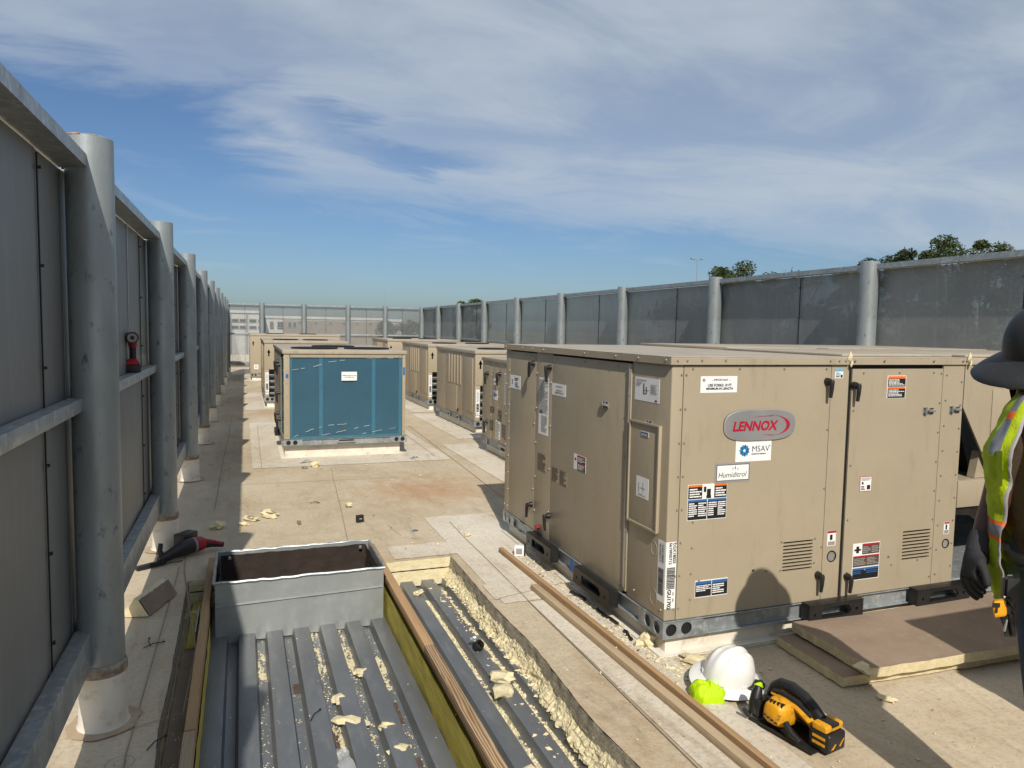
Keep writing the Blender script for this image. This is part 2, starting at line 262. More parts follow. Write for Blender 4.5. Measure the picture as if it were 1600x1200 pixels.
# ------------------------------------------------------------------ mesh helpers
class MB:
    def __init__(s, mat='galv'): s.v = []; s.f = []; s.fm = []; s.mats = []; s.mat = mat
    def mi(s, m):
        m = m or s.mat
        if m not in s.mats: s.mats.append(m)
        return s.mats.index(m)
    def add(s, vs, fs, m=None):
        k = len(s.v); s.v += [tuple(q) for q in vs]; i = s.mi(m)
        for f in fs: s.f.append(tuple(k + j for j in f)); s.fm.append(i)
        return s
    def box(s, x0, x1, y0, y1, z0, z1, m=None):
        return s.add([(x, y, z) for x in (x0, x1) for y in (y0, y1) for z in (z0, z1)], [(0, 1, 3, 2), (4, 6, 7, 5), (0, 4, 5, 1), (2, 3, 7, 6), (0, 2, 6, 4), (1, 5, 7, 3)], m)
    def obox(s, c, a, b, d, m=None):
        c, a, b, d = map(Vector, (c, a, b, d))
        return s.add([c + a * i + b * j + d * k for i in (-1, 1) for j in (-1, 1) for k in (-1, 1)], [(0, 1, 3, 2), (4, 6, 7, 5), (0, 4, 5, 1), (2, 3, 7, 6), (0, 2, 6, 4), (1, 5, 7, 3)], m)
    def tube(s, pts, r, n=10, m=None, cap=True, sx=1.0):
        pts = [Vector(p) for p in pts]; rs = r if isinstance(r, (list, tuple)) else [r] * len(pts)
        vs = []; ref = None
        for i, p in enumerate(pts):
            t = (pts[min(i + 1, len(pts) - 1)] - pts[max(i - 1, 0)]).normalized()
            if ref is None: ref = Vector((0, 0, 1)) if abs(t.z) < .9 else Vector((1, 0, 0))
            a = t.cross(ref).normalized(); b = a.cross(t).normalized(); ref = b
            vs += [p + (a * math.cos(q) * sx + b * math.sin(q)) * rs[i] for q in (2 * math.pi * j / n for j in range(n))]
        fs = [(i * n + j, i * n + (j + 1) % n, (i + 1) * n + (j + 1) % n, (i + 1) * n + j) for i in range(len(pts) - 1) for j in range(n)]
        if cap: fs += [tuple(reversed(range(n))), tuple((len(pts) - 1) * n + j for j in range(n))]
        return s.add(vs, fs, m)
    def cyl(s, p0, p1, r, r1=None, n=16, m=None, cap=True): return s.tube([p0, p1], [r, r if r1 is None else r1], n, m, cap)
    def lathe(s, prof, n=24, c=(0, 0, 0), m=None, cap=False, sy=1.0):
        vs = [(c[0] + r * math.cos(2 * math.pi * j / n), c[1] + r * sy * math.sin(2 * math.pi * j / n), c[2] + z) for r, z in prof for j in range(n)]
        fs = [(i * n + j, i * n + (j + 1) % n, (i + 1) * n + (j + 1) % n, (i + 1) * n + j) for i in range(len(prof) - 1) for j in range(n)]
        if cap: fs += [tuple(reversed(range(n))), tuple((len(prof) - 1) * n + j for j in range(n))]
        return s.add(vs, fs, m)
    def grid(s, fn, nu, nv, m=None):
        vs = [fn(i / nu, j / nv) for j in range(nv + 1) for i in range(nu + 1)]
        return s.add(vs, [(j * (nu + 1) + i, j * (nu + 1) + i + 1, (j + 1) * (nu + 1) + i + 1, (j + 1) * (nu + 1) + i) for j in range(nv) for i in range(nu)], m)
    def rock(s, c, r, m=None, seed=0, sq=(1, 1, 1), lv=1, amp=.35):
        bm = bmesh.new(); bmesh.ops.create_icosphere(bm, subdivisions=lv, radius=1); rng = random.Random(seed)
        o = Vector((rng.uniform(0, 50), rng.uniform(0, 50), rng.uniform(0, 50)))
        vs = []
        for v in bm.verts:
            k = 1 + amp * noise.noise(v.co * 1.9 + o) * 1.6 + rng.uniform(-amp, amp) * .25
            vs.append((c[0] + v.co.x * r * sq[0] * k, c[1] + v.co.y * r * sq[1] * k, c[2] + v.co.z * r * sq[2] * k))
        fs = [tuple(v.index for v in f.verts) for f in bm.faces]; bm.free(); return s.add(vs, fs, m)
    def build(s, name, parent=None, bevel=0.0, seg=2, smooth=None, loc=None):
        me = bpy.data.meshes.new(name); me.from_pydata(s.v, [], s.f)
        for m in s.mats: me.materials.append(MATS[m])
        me.polygons.foreach_set('material_index', s.fm)
        bm = bmesh.new(); bm.from_mesh(me)
        bmesh.ops.recalc_face_normals(bm, faces=bm.faces)
        if bevel:
            ed = [e for e in bm.edges if len(e.link_faces) == 2 and e.calc_face_angle(0) > R(28)]
            bmesh.ops.bevel(bm, geom=ed, offset=bevel, segments=seg, affect='EDGES', clamp_overlap=True, profile=.6)
        bm.to_mesh(me); bm.free()
        if smooth is not None or bevel:
            me.polygons.foreach_set('use_smooth', [True] * len(me.polygons)); me.set_sharp_from_angle(angle=R(smooth or 34))
        o = bpy.data.objects.new(name, me); COL.objects.link(o)
        if parent is not None: o.parent = parent
        if loc is not None: o.location = loc
        return o
def tag(o, label=None, cat=None, group=None, kind=None):
    for k, v in (('label', label), ('category', cat), ('group', group), ('kind', kind)):
        if v: o[k] = v
    return o
def thing(name, label, cat, loc=(0, 0, 0), rotz=0.0, group=None):
    o = bpy.data.objects.new(name, None); COL.objects.link(o); o.empty_display_size = .1
    o.location = loc; o.rotation_euler = (0, 0, rotz); return tag(o, label, cat, group)
def copy_tree(o, parent=None):
    c = o.copy(); COL.objects.link(c); c.parent = parent
    for ch in o.children: copy_tree(ch, c)
    return c
def plate(outer, holes, depth):
    """flat plate with real cut-outs; returns verts, faces; thickness along +-z of the 2D plane"""
    cu = bpy.data.curves.new('plate', 'CURVE'); cu.dimensions = '2D'; cu.fill_mode = 'BOTH'; cu.extrude = depth / 2
    for poly in [outer] + holes:
        sp_ = cu.splines.new('POLY'); sp_.points.add(len(poly) - 1); sp_.use_cyclic_u = True
        for p, q in zip(sp_.points, poly): p.co = (q[0], q[1], 0, 1)
    return _curve_mesh(cu)
def _curve_mesh(cu):
    o = bpy.data.objects.new('tmp', cu); me = o.to_mesh()
    vs = [v.co.copy() for v in me.vertices]; fs = [tuple(p.vertices) for p in me.polygons]
    o.to_mesh_clear(); bpy.data.objects.remove(o); bpy.data.curves.remove(cu); return vs, fs
def circle(cx_, cy_, r, n=20, ry=None): return [(cx_ + r * math.cos(2 * math.pi * i / n), cy_ + (ry or r) * math.sin(2 * math.pi * i / n)) for i in range(n)]
def rect(x0, x1, y0, y1): return [(x0, y0), (x1, y0), (x1, y1), (x0, y1)]
def rrect(x0, x1, y0, y1, r, n=5):
    out = []
    for cx_, cy_, a in ((x1 - r, y1 - r, 0), (x0 + r, y1 - r, 90), (x0 + r, y0 + r, 180), (x1 - r, y0 + r, 270)):
        out += [(cx_ + r * math.cos(R(a + 90 * i / n)), cy_ + r * math.sin(R(a + 90 * i / n))) for i in range(n + 1)]
    return out
_TXT = {}
def text2d(body, h, shear=0.0, bold=0.0, wide=1.0):
    k = (body, shear, bold)
    if k not in _TXT:
        cu = bpy.data.curves.new('txt', 'FONT'); cu.body = body; cu.size = 1; cu.shear = shear; cu.offset = bold; cu.resolution_u = 3; cu.fill_mode = 'FRONT'
        vs, fs = _curve_mesh(cu)
        x0 = min(v.x for v in vs); x1 = max(v.x for v in vs); y0 = min(v.y for v in vs); y1 = max(v.y for v in vs)
        _TXT[k] = ([((v.x - (x0 + x1) / 2) / (y1 - y0), (v.y - (y0 + y1) / 2) / (y1 - y0)) for v in vs], fs, (x1 - x0) / (y1 - y0))
    vs, fs, asp = _TXT[k]
    return [(x * h * wide, y * h) for x, y in vs], fs, asp * h * wide
class Plane:
    """a face of a cabinet: origin o, u to the right, v up, n outwards"""
    def __init__(s, o, u, v): s.o = Vector(o); s.u = Vector(u); s.v = Vector(v); s.n = s.u.cross(s.v).normalized()
    def p(s, a, b, h=0.0): return s.o + s.u * a + s.v * b + s.n * h
    def boxon(s, mb, a0, a1, b0, b1, h0, h1, m=None):
        mb.obox(s.p((a0 + a1) / 2, (b0 + b1) / 2, (h0 + h1) / 2), s.u * (a1 - a0) / 2, s.v * (b1 - b0) / 2, s.n * (h1 - h0) / 2, m); return mb
    def flat(s, mb, poly, h, m=None): mb.add([s.p(a, b, h) for a, b in poly], [tuple(range(len(poly)))], m); return mb
    def plate(s, mb, outer, holes, h, depth, m=None):
        vs, fs = plate(outer, holes, depth); mb.add([s.p(v.x, v.y, h + v.z) for v in vs], fs, m); return mb
    def text(s, mb, body, ca, cb, hgt, h, m, **k):
        rot = k.pop('rot', 0); maxw = k.pop('maxw', None)
        vs, fs, w = text2d(body, hgt, **k)
        sc = min(1.0, maxw / w) if maxw else 1.0
        c, sn = math.cos(R(rot)), math.sin(R(rot))
        mb.add([s.p(ca + (x * c - y * sn) * sc, cb + (x * sn + y * c) * sc, h) for x, y in vs], fs, m); return mb
def sticker(parent, pl, a0, a1, b0, b1, items, bgm='white', base=0.0012, name='sticker', border=None, seed=0, label=None):
    mb = MB(bgm); w, h = a1 - a0, b1 - b0; rng = random.Random(seed + int(a0 * 977) + int(b0 * 1933))
    pl.boxon(mb, a0, a1, b0, b1, 0, base, border or bgm)
    if border: pl.boxon(mb, a0 + .003, a1 - .003, b0 + .003, b1 - .003, base, base + .0004, bgm)
    z = base + .0009
    def r4(x0, y0, x1, y1, m, dz=0.0): pl.flat(mb, rect(a0 + x0 * w, a0 + x1 * w, b0 + y0 * h, b0 + y1 * h), z + dz, m)
    for it in items:
        if it[0] == 'r': r4(*it[1:6], dz=it[6] if len(it) > 6 else 0)
        elif it[0] == 'lines':
            _, x0, y0, x1, y1, n, m = it
            for i in range(n):
                y = y1 - (i + .5) * (y1 - y0) / n; t = (y1 - y0) / n * .27; x = x0; end = x1 - rng.choice((0, 0, .15, .35)) * (x1 - x0)
                while x < end - .01:
                    k = min(rng.uniform(.05, .16) * (x1 - x0) / max(.3, min(1, x1 - x0)), end - x); r4(x, y - t, x + k, y + t, m, .0008); x += k + .025 * (x1 - x0)
        elif it[0] == 't':
            _, body, fx, fy, fh, m, k = it
            pl.text(mb, body, a0 + fx * w, b0 + fy * h, fh * h, z + .0010, m, **dict(k))
        elif it[0] == 'bars':
            _, x0, y0, x1, y1, n, m, vert = it; q = 0.0
            while q < 1:
                k = rng.choice((.6, 1, 1.6)) / n
                if vert: r4(x0, y0 + q * (y1 - y0), x1, y0 + min(1, q + k * .6) * (y1 - y0), m, .0008)
                else: r4(x0 + q * (x1 - x0), y0, x0 + min(1, q + k * .6) * (x1 - x0), y1, m, .0008)
                q += k
    o = mb.build(name, parent)
    if label: o['label'] = label
    return o
def warn_items(cols, rows, heads, body='black_print', txt='grey_print'):
    it = []
    for i in range(cols):
        for j in range(rows):
            x0, x1 = i / cols + .02, (i + 1) / cols - .02; y0, y1 = j / rows + .02, (j + 1) / rows - .02
            it += [('r', x0, y0, x1, y1, body), ('r', x0, y1 - .2 * (y1 - y0), x1, y1, heads[(j * cols + i) % len(heads)], .0004), ('lines', x0 + .04 / cols, y0 + .05 / rows, x1 - .04 / cols, y1 - .24 * (y1 - y0), max(3, int(9 / rows)), txt)]
    return it

# ------------------------------------------------------------------ setting: ground, roof with its cut opening
tag(MB('ground').box(-1500, 1500, -600, 2600, -9.4, -9.0).build('ground'), 'far ground of grass and paving beyond the roof', kind='structure')
tag(MB('asphalt').box(-120, 260, 60, 110, -9.0, -8.99).build('car_park'), 'grey car park beyond the roof screen', kind='structure')
HX0, HX1, HY0, HY1 = -.335, 1.40, .6, 5.0      # opening cut through the roof
def edgeL(y): return HX0 + .018 * noise.noise((y * 1.7, 3.1, 0)) + .006 * noise.noise((y * 9, 1, 0)) - .01 * (y - 4)
def edgeR(y): return HX1 + .026 * noise.noise((y * 1.3, 8.1, 0)) + .007 * noise.noise((y * 11, 4, 0))
rb = MB('roof'); N = 60
ys = [HY0 + (HY1 - HY0) * i / N for i in range(N + 1)]
XL, XR, YA, YB = -7.0, 13.0, -9.0, 31.0
for i in range(N):
    a, b = ys[i], ys[i + 1]
    rb.add([(XL, a, 0), (edgeL(a), a, 0), (edgeL(b), b, 0), (XL, b, 0)], [(0, 1, 2, 3)]); rb.add([(edgeR(a), a, 0), (XR, a, 0), (XR, b, 0), (edgeR(b), b, 0)], [(0, 1, 2, 3)])
rb.add([(XL, YA, 0), (XR, YA, 0), (XR, HY0, 0), (XL, HY0, 0)], [(0, 1, 2, 3)]); rb.add([(XL, HY1, 0), (XR, HY1, 0), (XR, YB, 0), (XL, YB, 0)], [(0, 1, 2, 3)])
roof = tag(rb.build('roof'), 'dusty off-white roof membrane with an opening cut in it', kind='structure')
# body of the building under the roof and the low parapet round its edge
tag(MB('far_white').box(XL, XR, YA, YB, -9.0, -.6).build('building_body'), 'pale wall of the building under the roof', 'building', kind='structure')
pb = MB('white_membrane')
for q in ((XL - .3, XL, YA, YB), (XR, XR + .3, YA, YB), (XL - .3, XR + .3, YB, YB + .3), (XL - .3, XR + .3, YA - .3, YA)): pb.box(*q, -.6, .42)
tag(pb.build('parapet', bevel=.02), 'low white parapet round the roof edge', kind='structure')
# membrane patches and seams, each a real sheet a few millimetres above the field
def patch(x0, x1, y0, y1, z=.004, m='roof_clean', seed=0):
    b = MB(m); rg = random.Random(seed + int(x0 * 100))
    n = 14; bot = []; top = []
    for i in range(n + 1):
        t = i / n; bot.append((x0 + (x1 - x0) * t, y0 + .02 * noise.noise((t * 6 + seed, 1, 0)), z)); top.append((x0 + (x1 - x0) * t, y1 + .02 * noise.noise((t * 6 + seed, 7, 0)), z))
    b.add(bot + top, [(i, i + 1, n + 2 + i, n + 1 + i) for i in range(n)]); return b.build('membrane_patch', roof)
def seam(pts, w=.006, z=.0065):
    b = MB('seam')
    for (xa, ya), (xb, yb) in zip(pts, pts[1:]):
        d = Vector((xb - xa, yb - ya, 0)); nrm = Vector((-d.y, d.x, 0)).normalized() * w / 2
        b.add([Vector((xa, ya, z)) - nrm, Vector((xb, yb, z)) - nrm, Vector((xb, yb, z)) + nrm, Vector((xa, ya, z)) + nrm], [(0, 1, 2, 3)])
    return b.build('membrane_seam', roof)
patch(1.46, 2.10, 4.02, 6.1, .004, seed=3); patch(1.62, 2.02, 1.6, 4.0, .004, seed=5); patch(.10, 2.45, 8.75, 12.9, .004, seed=8); patch(2.62, 4.6, 5.9, 9.9, .0045, seed=9)
patch(3.0, 5.0, 10.35, 13.6, .004, seed=11); patch(3.1, 5.0, 13.8, 17.1, .004, seed=12); patch(.05, 2.4, 14.8, 18.6, .004, seed=13); patch(-.05, 2.4, 22.2, 25.2, .004, seed=15); patch(3.2, 5.0, 18.6, 21.4, .004, seed=17)
patch(1.43, 1.75, 4.10, 4.36, .0052, seed=19); patch(1.0, 1.6, 5.04, 5.35, .0045, seed=21); patch(2.0, 6.2, 3.06, 5.7, .0035, seed=22)
seam([(-.25, 3.25), (-.235, 3.9), (-.375, 5.2), (-.40, 5.8)], .007); seam([(-.50, 3.18), (-.14, 3.3)], .004); seam([(-.38, 2.2), (-.43, 3.0), (-.41, 5.3)], .006)
for k, (a, b) in enumerate((((1.60, 1.6), (1.63, 5.9)), ((.75, 5.6), (.95, 8.6)), ((-.25, 6.9), (-.18, 14)), ((2.35, 5.9), (2.6, 12)), ((2.3, 9), (2.5, 20)), ((.2, 8.75), (.22, 12.5)), ((-.1, 7.9), (1.6, 7.85)), ((1.45, 4.1), (2.0, 4.25)), ((.3, 12.9), (2.2, 13.0)))):
    (xa, ya), (xb, yb) = a, b
    seam([(xa + (xb - xa) * i / 8 + .015 * noise.noise((i * .7, k * 3.3, 1)), ya + (yb - ya) * i / 8) for i in range(9)], .006 if k < 8 else .004)
def ring_mark(x, y, r):
    b = MB('seam'); n = 28
    for rr in (r, r * .45): b.add([(x + q * math.cos(2 * math.pi * i / n), y + q * math.sin(2 * math.pi * i / n), .007) for q in (rr - .0022, rr) for i in range(n)], [(i, (i + 1) % n, n + (i + 1) % n, n + i) for i in range(n)])
    return b.build('fastener_plate_mark', roof)
for q in ((-.443, 2.95, .05), (1.265, 5.5, .035), (2.63, 2.86, .045)): ring_mark(*q)
# insulation cut faces round the opening
def cut_face(name, fn, nu, nv, m, parent=roof): return MB(m).grid(fn, nu, nv).build(name, parent, smooth=22)
def nz(*a): return noise.noise(a)
cut_face('cover_board_edge', lambda u, v: (edgeR(HY0 + (HY1 - HY0) * u) - .002 - .010 * v - .006 * nz(u * 60, v * 3, 2), HY0 + (HY1 - HY0) * u, -.001 - .078 * v - .016 * v * nz(u * 26, 4, 4)), 320, 6, 'grey_facer')
cut_face('insulation_edge', lambda u, v: (edgeR(HY0 + (HY1 - HY0) * u) - .006 - .050 * v ** 1.3 - .022 * (.95 * nz(u * 40, v * 2, 7) + .55 * nz(u * 150, v * 7, 1) + .22 * nz(u * 420, v * 18, 3)) * (.35 + v), HY0 + (HY1 - HY0) * u, -.056 - .10 * v + .012 * nz(u * 230, v * 10, 9)), 620, 16, 'foam')
cut_face('cover_board_edge', lambda u, v: (edgeL(HY0 + (HY1 - HY0) * u) + .002 + .008 * v + .004 * nz(u * 60, v * 3, 2), HY0 + (HY1 - HY0) * u, -.001 - .055 * v), 200, 3, 'grey_facer')
cut_face('insulation_edge', lambda u, v: (edgeL(HY0 + (HY1 - HY0) * u) + .006 + .02 * v + .008 * nz(u * 70, v * 3, 5), HY0 + (HY1 - HY0) * u, -.056 - .12 * v), 200, 6, 'foam')
for z0, z1, dy in ((-.001, -.072, 0), (-.078, -.19, .006)):
    cut_face('insulation_edge', lambda u, v: (HX0 - .05 + (HX1 - HX0 + .09) * u, HY1 - dy - .003 * nz(u * 40, v * 4, 1), z0 + (z1 - z0) * v), 120, 6, 'foam')
MB('facer').box(-.315, -.232, .6, 4.1, -.17, -.085).build('insulation_board', roof, bevel=.004)
MB('olive_foam').box(-.31, -.235, 4.28, 4.98, -.19, -.14).build('insulation_board', roof, bevel=.004)
# ------------------------------------------------------------------ steel deck under the opening
deck = thing('steel_deck', 'dark grey ribbed steel deck exposed in the roof opening', 'metal deck', (0, 0, -.15))
PITCH, TOPW, DEP = .1523, .086, .052
def deck_sheet(x_start, ribs, y0, y1, dz=0.0):
    prof = []
    for i in range(ribs):
        x = x_start + i * PITCH; prof += [(x, 0), (x + TOPW, 0), (x + TOPW + .009, -DEP), (x + PITCH - .012, -DEP)]
    prof.append((x_start + ribs * PITCH, 0))
    b = MB('deck'); ny = 10
    b.add([(x, y0 + (y1 - y0) * j / ny, z + dz) for j in range(ny + 1) for x, z in prof], [(j * len(prof) + i, j * len(prof) + i + 1, (j + 1) * len(prof) + i + 1, (j + 1) * len(prof) + i) for j in range(ny) for i in range(len(prof) - 1)])
    o = b.build('deck_sheet', deck, bevel=.0035); return o
deck_sheet(-.185 - 2 * PITCH, 9, .5, 5.3); deck_sheet(-.185 + 7 * PITCH, 4, .5, 4.12, .0015); deck_sheet(-.185 + 7 * PITCH, 4, 4.06, 5.3, -.001)
for x, y, l in ((.37, 3.15, .14), (.68, 3.25, .2), (1.005, 3.42, .16), (.25, 3.7, .1), (.685, 2.75, .22)):
    MB('deck_rust').grid(lambda u, v: (x - .022 + .04 * u, y + l * v + .01 * nz(u * 4, v * 4, x), -DEP + .002), 3, 4).build('rust_stain', deck)
# ------------------------------------------------------------------ timber curb round the new duct
frame = thing('timber_curb_frame', 'raw timber curb frame set in the roof opening round the duct', 'timber frame', (0, 0, 0))
def timber(x0, x1, y0, y1, z0, z1, m, parent, name='timber', loc=None):
    cx_, cy_, cz_ = (x0 + x1) / 2, (y0 + y1) / 2, (z0 + z1) / 2
    return MB(m).box(x0 - cx_, x1 - cx_, y0 - cy_, y1 - cy_, z0 - cz_, z1 - cz_).build(name, parent, bevel=.003, loc=(cx_, cy_, cz_))
timber(-.228, -.188, 3.02, 5.24, -.03, .058, 'wood_red', frame); timber(-.230, -.189, .7, 3.01, -.03, .056, 'wood_pale', frame)
timber(.838, .888, 3.46, 5.24, .022, .070, 'wood_red', frame); timber(.836, .887, .7, 3.455, .020, .071, 'wood_grain', frame)
timber(-.228, .888, 5.245, 5.285, -.03, .056, 'wood_red', frame)
b = MB('olive_foam'); b.grid(lambda u, v: (.822 + .006 * nz(u * 30, v * 4, 9) + .012 * (1 - v), .7 + 4.3 * u, -.19 + .21 * v), 90, 5); b.grid(lambda u, v: (.86, .7 + 4.3 * u, -.19 + .21 * v), 10, 2)
b.build('insulation_strip', frame, smooth=60)
b = MB('olive_foam'); b.grid(lambda u, v: (-.183 + .004 * nz(u * 30, v * 4, 3), .7 + 3.6 * u, -.17 + .15 * v), 80, 4); b.build('insulation_strip', frame, smooth=60)
MB('galv_bright').box(.889, .893, .7, 5.2, -.12, .03).build('metal_angle', frame); MB('galv_bright').box(-.250, -.246, 4.12, 4.5, -.12, .01).build('metal_angle', frame)
# ------------------------------------------------------------------ sheet metal duct
duct = thing('sheet_metal_duct', 'open galvanized sheet metal duct box standing in the roof opening', 'duct', (.32, 4.4, -.19))
DX0, DX1, DYD, DZ = -.48, .485, .60, .355
def wob(u, k, a=.004): return a * nz(u * 7 + k, k * 3.1, 0) + a * .6 * nz(u * 19, k, 2)
b = MB('duct_metal'); b.grid(lambda u, v: (DX0 + (DX1 - DX0) * u, .006 * math.sin(v * 3) * nz(u * 6, 1, 1) + (.012 * abs(math.sin((u * (DX1 - DX0) + .02) / PITCH * math.pi)) * max(0, .5 - v)), DZ * v + wob(u, 1) * v), 48, 12); b.build('front_wall', duct, smooth=60)
b = MB('duct_metal'); b.grid(lambda u, v: (DX0 + wob(u, 9), DYD * u, DZ * v + wob(u, 2) * v), 16, 6); b.build('side_wall', duct, smooth=60)
b = MB('duct_metal'); b.grid(lambda u, v: (DX1 + wob(u, 8), DYD * u, DZ * v + wob(u, 3) * v), 16, 6); b.build('side_wall', duct, smooth=60)
b = MB('duct_metal'); b.grid(lambda u, v: (DX0 + (DX1 - DX0) * u, DYD, (DZ + .01) * v + wob(u, 4) * v), 16, 6); b.build('back_wall', duct, smooth=60)
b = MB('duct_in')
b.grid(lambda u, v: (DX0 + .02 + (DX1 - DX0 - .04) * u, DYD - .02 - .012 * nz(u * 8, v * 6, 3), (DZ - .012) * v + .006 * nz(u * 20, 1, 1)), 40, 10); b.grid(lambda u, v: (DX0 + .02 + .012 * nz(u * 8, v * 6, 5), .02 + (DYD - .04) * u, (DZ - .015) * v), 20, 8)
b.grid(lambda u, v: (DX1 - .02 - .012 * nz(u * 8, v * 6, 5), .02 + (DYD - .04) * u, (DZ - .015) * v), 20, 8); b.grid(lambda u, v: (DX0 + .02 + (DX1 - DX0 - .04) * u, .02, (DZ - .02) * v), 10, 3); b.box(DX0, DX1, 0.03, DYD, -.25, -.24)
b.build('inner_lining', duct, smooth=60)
for pts in ([(DX0 - .008, -.006), (DX1 + .008, -.006)], [(DX0 - .008, DYD + .006), (DX1 + .008, DYD + .006)], [(DX0 - .006, 0), (DX0 - .006, DYD)], [(DX1 + .006, 0), (DX1 + .006, DYD)]):
    (xa, ya), (xb, yb) = pts; b = MB('galv'); n = 26
    b.tube([(xa + (xb - xa) * i / n + .004 * nz(i * .9, xa, 3), ya + (yb - ya) * i / n + .004 * nz(i * .8, ya, 1), DZ + .004 + .007 * nz(i * .6, xa + ya, 5)) for i in range(n + 1)], .008, 6); b.build('rolled_flange', duct, smooth=40)
b = MB('duct_metal'); b.obox((0, -.0065, .232), (.475, 0, .010), (0, .0035, 0), (0, .002, .0014)); b.build('crease', duct)
for x in (DX0 + .07, DX1 - .06): MB('galv_bright').lathe([(0, .02), (.010, .014), (.012, 0)], 12, (x, DYD - .05, DZ - .03)).build('fastener_disc', duct)

# ------------------------------------------------------------------ perforated screen walls
def post(parent, x, y, ztop=2.357, r=.085, boot=True, inner=1):
    p = MB('galv_pipe'); n = 28
    p.lathe([(r, 0), (r, .6), (r, 1.2), (r, 1.8), (r, ztop - .004), (r - .004, ztop), (r - .010, ztop), (r - .010, ztop - .10)], n); o = p.build('post', parent, smooth=40, loc=(x, y, 0))
    MB('dark').lathe([(0, 0), (r - .008, 0)], 20, (0, 0, ztop - .06)).build('post_hollow', o)
    if boot:
        b = MB('white_membrane'); k = random.uniform(0, 9)
        b.lathe([(.100 + .006 * nz(k, 1, 1), .006), (.096, .012), (.0925, .02), (.0908, .05), (.0905, .235), (.086, .240)], n); b.build('membrane_boot', o, smooth=40)
        b = MB('dried_mud'); q = 30; b.add([((.094 + (.045 + .03 * nz(math.cos(t) * 1.7 + k, math.sin(t) * 1.7, 2)) * w) * math.cos(t), (.094 + (.045 + .03 * nz(math.cos(t) * 1.7 + k, math.sin(t) * 1.7, 2)) * w) * math.sin(t), .0075 - .001 * w) for w in (0, 1) for t in (2 * math.pi * i / q for i in range(q))], [(i, (i + 1) % q, q + (i + 1) % q, q + i) for i in range(q)]); b.build('dirt_ring', o)
        b = MB('tape'); b.lathe([(.0915, .225), (.0935, .232), (.0930, .262), (.0865, .272)], n); b.build('sealant_band', o, smooth=40)
    return o
def bay(parent, axis, c, a0, a1, pm, side, seams=(.55,), rail_face=-.035, overhang=.10, ztop=2.30, rails=((1.30, 1.352, .055), (.275, .42, .06))):
    """one bay between two posts; wall runs along `axis`, panel plane at c, inner side towards `side`"""
    def bx(b, p0, p1, q0, q1, z0, z1, m=None):
        q0, q1 = sorted((q0, q1))
        return b.box(q0, q1, p0, p1, z0, z1, m) if axis == 'y' else b.box(p0, p1, q0, q1, z0, z1, m)
    cuts = [a0] + [a0 + (a1 - a0) * s for s in seams] + [a1]
    for i in range(len(cuts) - 1):
        off = .0035 * (i % 2)
        bx(MB(pm), cuts[i] - .03, cuts[i + 1] + (.03 if i == len(cuts) - 2 else .0), c - off, c - off - .0022 * side, .22, ztop - .006).build('perforated_panel', parent)
    for s in cuts[1:-1]:
        sb = MB('galv'); bx(sb, s - .004, s + .003, c + .003 * side, c + .008 * side, .24, ztop - .02, 'black_steel'); sb.build('seam_strip', parent)
        rv = MB('black')
        for k in range(6):
            z = .5 + .33 * k + .05 * nz(s, k, 1); bx(rv, s - .02, s + .02, c + .009 * side, c + .013 * side, z - .003, z + .003); bx(rv, s - .005, s + .005, c + .009 * side, c + .018 * side, z - .005, z + .005)
        tag(rv.build('rivets', parent), kind='stuff')
    for z0, z1, dep in rails:
        bx(MB('galv'), a0 + .045, a1 - .045, c + .0095 * side, c + (.0095 + dep) * side, z0, z1).build('rail', parent, bevel=.005)
    cp = MB('galv'); bx(cp, a0 + .03, a1 - .03, c - .012 * side, c + overhang * side, ztop, ztop + .004); bx(cp, a0 + .03, a1 - .03, c + (overhang - .004) * side, c + overhang * side, ztop + .004, ztop + .046); bx(cp, a0 + .03, a1 - .03, c - .012 * side, c - .008 * side, ztop + .004, ztop + .046)
    bx(cp, a0 + .03, a1 - .03, c - .010 * side, c + (overhang - .002) * side, ztop + .046, ztop + .05); cp.build('cap_channel', parent)
wl_ = thing('screen_wall', 'tall grey perforated metal screen wall with round posts along the left roof edge', 'screen wall', (-.55, 3.29, 0), -.0045, 'perforated roof screen walls')
YS = [2.5 * k for k in range(-3, 10)]
for y in YS: post(wl_, 0, y)
b = MB('rust')
for a0_, a1_, r_ in ((170, 262, .0045), (275, 300, .003), (150, 162, .003)): b.tube([(.0825 * math.cos(R(a)), .0825 * math.sin(R(a)), 2.354 + .002 * nz(a * .2, 1, 1)) for a in range(a0_, a1_ + 1, 6)], r_, 6)
b.build('rusty_rim', [o for o in wl_.children if o.name.startswith('post') and abs(o.location.y) < .01][0], smooth=40)
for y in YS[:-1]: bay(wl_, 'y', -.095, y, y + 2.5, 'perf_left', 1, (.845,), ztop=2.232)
wr_ = thing('screen_wall', 'long grey perforated metal screen wall with bright posts along the right roof edge', 'screen wall', (5.66, 5.46, 0), -.0158, 'perforated roof screen walls')
for k in range(-3, 9): post(wr_, 0, 2.5 * k, 2.35)
for k in range(-3, 8): bay(wr_, 'y', .10, 2.5 * k, 2.5 * k + 2.5, 'perf_y', -1, (.42,), ztop=2.275)
wf_ = thing('screen_wall', 'see-through perforated metal screen wall across the far end of the roof', 'screen wall', (-.43, 25.6, 0), -.0035, 'perforated roof screen walls')
FX = [1.05, 2.39, 3.85, 5.13, 6.37]
for x in FX[:-1]: post(wf_, x, 0, 2.35)
for a, b_ in zip([0] + FX[:-1], FX): bay(wf_, 'x', .10, a, b_, 'perf_x', -1, (.5,), ztop=2.275)
for o in (wl_, wr_, wf_, deck, frame, duct): o['kind'] = 'thing'

